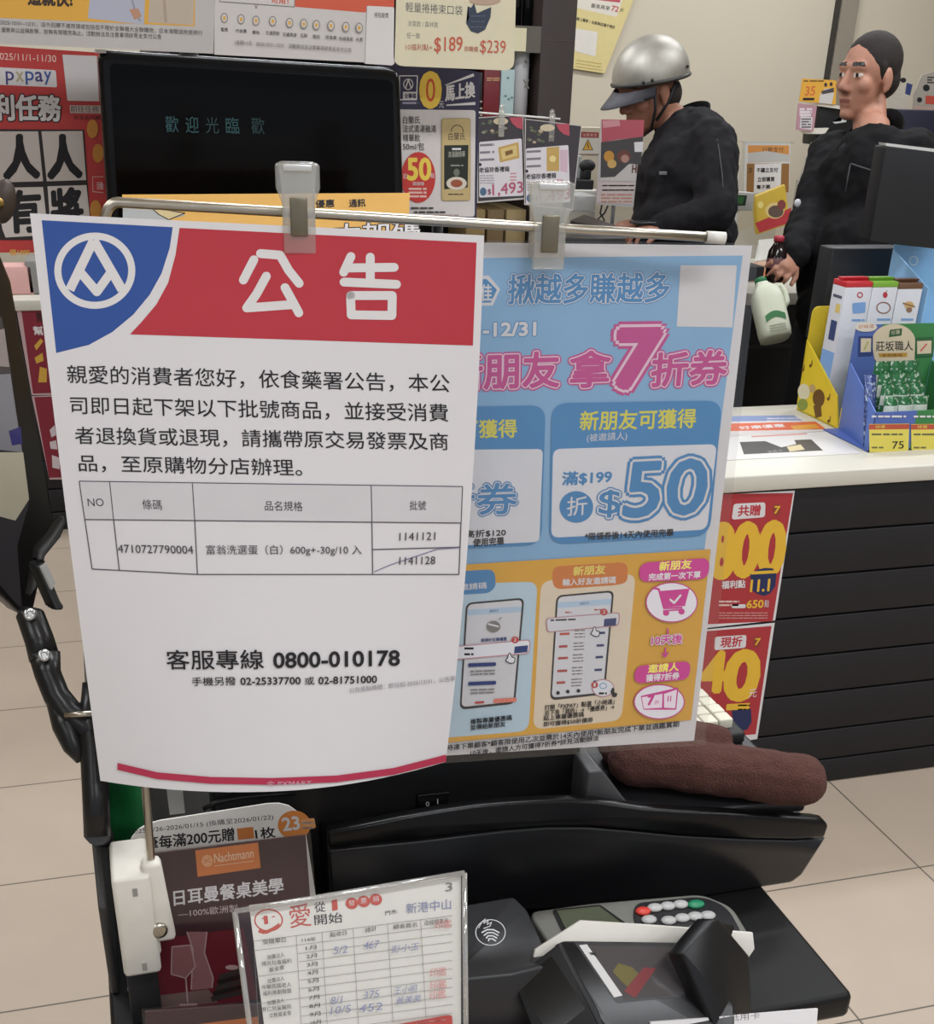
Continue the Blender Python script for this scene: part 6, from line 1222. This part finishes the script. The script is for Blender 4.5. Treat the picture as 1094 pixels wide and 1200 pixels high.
for sg in (1, -1):
    b = B(); b.tube([Wh(.035, .088 * sg, .02), Wh(.04, .082 * sg, -.04), Wh(.045, .05 * sg, -.1), Wh(.045, 0, -.12)], .005, MATT, 8); b.tube([Wh(-.045, .088 * sg, .02), Wh(-.01, .086 * sg, -.03), Wh(.035, .07 * sg, -.075)], .005, MATT, 8); b.build('chin_strap', hm)
    for x_ in (.05, .075, -.09):
        b = B(); yy = .117 * math.sqrt(max(0, 1 - ((x_ + .012) / .137) ** 2)) * sg; b.ell(Wh(x_, yy * .995, .05), (.005, .005, .005), M('#3f3c39', 0.4, 0.6), sub=2); b.build('rivet', hm)
hp = [(Wh(-.045, 0, -.02), (.062, .074, .06), RH)]
remesh('hair', hp, .008, [HAIR], m1)
b = B(); q = V_(dep(762, 262, 3.72)); b.box(tuple(q - Vector((.05, .0, .004))), tuple(q + Vector((.04, .05, .004))), M('#26262a', 0.3), 0.002); tag(b.build('dark_card_case'), 'thin dark card case held by the man in the helmet', 'card case')

# --- man in black on the right
F2 = Vector((-.90, -.43, 0)).normalized(); D2 = 3.85
hip2 = V_(dep(1000, 320, D2 - .05)); m2 = thing('person', Vector((hip2.x, hip2.y, 0)), 'person with short dark hair in a black jacket holding a milk jug', 'person')
R2_ = basis(F2); RH2 = basis((-.95, -.28), .02); hc2 = dep(1016, 91, D2); nk2 = V_(dep(1022, 152, D2))
pr, pf2, Wh2 = head(hc2, RH2, nk2 + Vector((0, 0, -.04)))
shR, elR, wrR = V_(dep(975, 185, D2 + .1)), V_(dep(948, 258, D2 + .02)), V_(dep(928, 300, D2 - .14)); shL, elL, wrL = V_(dep(1068, 182, D2 - .12)), V_(dep(1085, 268, D2 - .1)), V_(dep(1050, 310, D2 - .3))
hand(wrR, (V_(dep(912, 318, D2 - .22)) - wrR), (.5, -.4, .75), pr, .95, 1.0, 1); hand(wrL, (V_(dep(1010, 330, D2 - .4)) - wrL), (0, 0, 1), pr, 1, .6, -1)
ch2 = V_(dep(1018, 215, D2))
pr += [(ch2 + Vector((0, 0, -.03)), (.09, .13, .2), R2_), ('cap', nk2, ch2, .055, .08), ('cap', elR, wrR, .036, .027), ('cap', elL, wrL, .036, .027), ('cap', ch2, hip2, .1, .1)]
remesh('body', pr, .006, [SKIN2, M('#1c1614', 0.5), EYEW, LIPM], m2, smooth=2, paint=pf2)
remesh('shirt', [(ch2 + Vector((0, 0, -.03)), (.112, .155, .13), R2_), ('cap', nk2 + Vector((0, 0, -.085)) + R2_ @ Vector((.012, 0, 0)), ch2 + R2_ @ Vector((.045, -.02, .06)), .068, .088)], .011, [M('#15161c', 0.8)], m2)
jp = [(ch2 + R2_ @ Vector((-.025, 0, .03)), (.118, .19, .13), R2_), (V_(dep(1012, 255, D2)), (.14, .2, .27), R2_), (V_(dep(1003, 320, D2 - .03)), (.15, .2, .2), R2_), (V_(dep(1000, 365, D2 - .05)), (.145, .195, .12), R2_), ('cap', nk2 + Vector((0, 0, -.1)), shR, .07, .08), ('cap', nk2 + Vector((0, 0, -.1)), shL, .07, .08),
      ('cap', shR, elR, .082, .068), ('cap', elR, wrR, .066, .05), ('cap', shL, elL, .084, .068), ('cap', elL, wrL, .066, .05)]
jk2 = remesh('jacket', jp, .009, [JK2], m2, smooth=3, noise=(.065, .026))
b = B(); b.tube([ch2 + R2_ @ Vector((x_, y_, z_)) for x_, y_, z_ in ((.105, -.02, .06), (.135, -.012, -.02), (.14, -.006, -.08), (.142, 0, -.2), (.142, 0, -.32))], .004, M('#2c2c30', 0.4), 8); b.build('zip', jk2)
b = B(); b.tube([V_(dep(u, v, D2 - .2)) for u, v in ((996, 192), (1008, 196), (1030, 203))], .003, M('#333338', 0.5), 8); b.tube([V_(dep(u, v, D2 - .2)) for u, v in ((996, 192), (990, 225))], .002, M('#2a2a2e', 0.5), 8); b.build('chest_pocket', jk2)
b = B(); b.ell(V_(dep(934, 238, D2 - .06)), (.012, .006, .012), M('#c4c4c4', 0.4)); b.build('sleeve_tag', jk2)
remesh('hair', [(Wh2(-.02, 0, .044), (.099, .081, .087), RH2), (Wh2(-.055, 0, -.005), (.056, .074, .062), RH2), ('cap', Wh2(.014, .070, .035), Wh2(.012, .073, .0), .012, .006), ('cap', Wh2(.014, -.070, .035), Wh2(.012, -.073, .0), .012, .006)], .006, [HAIR], m2)
collar(jk2, nk2 + R2_ @ Vector((-.004, 0, 0)), R2_, .078, .088, lambda a_: -.07 - .06 * math.cos(a_), lambda a_: -.015 - .075 * math.cos(a_), .75, M('#0b0b0d', 0.85, noise=0.15, scale=30, bump=0.3, spec=0.2), .1)
legs(m2, hip2 + Vector((0, 0, -.12)), F2, 0, M('#17171a', 0.8), MATT)
# --- what he holds
MD_ = D2 - .22
top_, bot_ = V_(dep(893, 328, MD_)), V_(dep(909, 398, MD_ - .02)); ax_ = (bot_ - top_); Lj = ax_.length; ax_.normalize()
cr_ = Vector((_c, -_s, 0)); sx = (cr_ - ax_ * cr_.dot(ax_)).normalized(); sy_ = ax_.cross(sx)
t = thing('milk_jug', bot_, 'white plastic milk jug with a green cap held by the man in black', 'milk jug')
def ringp(z, hx, hy, n=20, ofs=0):
    P_ = []
    for k in range(n):
        a_ = 2 * math.pi * k / n; ca, sa = math.cos(a_), math.sin(a_); P_.append(top_ + ax_ * z + sx * (hx * math.copysign(abs(ca) ** .55, ca) + ofs) + sy_ * hy * math.copysign(abs(sa) ** .55, sa))
    return P_
prof = [(0.012, .018, .018, -.006), (.02, .02, .02, -.004), (.032, .034, .03, 0), (.05, .043, .036, 0), (.075, .046, .038, 0), (Lj - .02, .046, .038, 0), (Lj - .004, .044, .036, 0), (Lj, .038, .03, 0)]
V = []; F = []
for z_, hx, hy, of in prof: V += ringp(z_, hx, hy, 20, of)
for j in range(len(prof) - 1):
    for k in range(20): F.append([j * 20 + k, j * 20 + (k + 1) % 20, (j + 1) * 20 + (k + 1) % 20, (j + 1) * 20 + k])
F += [list(range(20))[::-1], list(range((len(prof) - 1) * 20, len(prof) * 20))]
JM = M('#c9cdb8', 0.4); b = B(); b.mesh(V, F, JM, True); b.build('jug_body', t)
b = B(); b.lathe(top_ + sx * -.006 - ax_ * .004, ax_, [(.016, 0), (.018, .003), (.018, .018)], M('#1f6d3f', 0.4), 20); b.build('cap', t)
b = B(); b.tube([top_ + ax_ * .03 + sx * .03 - sy_ * 0, top_ + ax_ * .028 + sx * .05, top_ + ax_ * .05 + sx * .058, top_ + ax_ * .08 + sx * .058, top_ + ax_ * .095 + sx * .045], .009, JM, 12); b.build('handle', t)
sgn = -1 if (sy_.dot(V_(CAMP) - top_) < 0) else 1
def jl(x_, z_, lift=.0388): return top_ + ax_ * z_ + sx * x_ + sy_ * sgn * lift
b = B(); GLB = M('#2f6d3c', 0.5)
arc = [(-.03 + .06 * k / 8, Lj * .68 - .012 * math.sin(math.pi * k / 8)) for k in range(9)]
b.mesh([jl(x_, z_, .0392) for x_, z_ in arc] + [jl(x_, z_ + .02, .0392) for x_, z_ in arc], [[k, k + 1, k + 10, k + 9] for k in range(8)], GLB)
for k in range(3): b.mesh([jl(-.025, Lj * .84 + k * .008, .0392), jl(.025, Lj * .84 + k * .008, .0392), jl(.025, Lj * .84 + k * .008 + .003, .0392), jl(-.025, Lj * .84 + k * .008 + .003, .0392)], [[0, 1, 2, 3]], M('#9a9c88'))
b.build('label', t)
ct = V_(dep(913, 276, D2 - .2)); cb_ = V_(dep(916, 333, D2 - .18)); cb_ = Vector((ct.x, ct.y - .01, cb_.z)); ca_ = (ct - cb_); cl = ca_.length
t = thing('cola_bottle', cb_, 'dark cola bottle with a red cap held by the man in black', 'bottle')
b = B(); b.lathe(cb_, ca_, [(.026, 0), (.03, .006), (.03, cl * .3, M('#1e1414', 0.1)), (.0305, cl * .31, M('#6d4a4c', 0.4)), (.0305, cl * .52), (.029, cl * .55), (.027, cl * .68), (.014, cl * .84), (.012, cl * .87)], M('#1a1112', 0.12), 24); b.build('bottle_body', t)
b = B(); b.lathe(cb_ + ca_ * .87, ca_, [(.0155, 0), (.0155, cl * .1), (.013, cl * .13)], M('#b03a48', 0.4), 20); b.build('cap', t)

if _fo.name in COL.objects: COL.objects.unlink(_fo)
bpy.data.objects.remove(_fo)
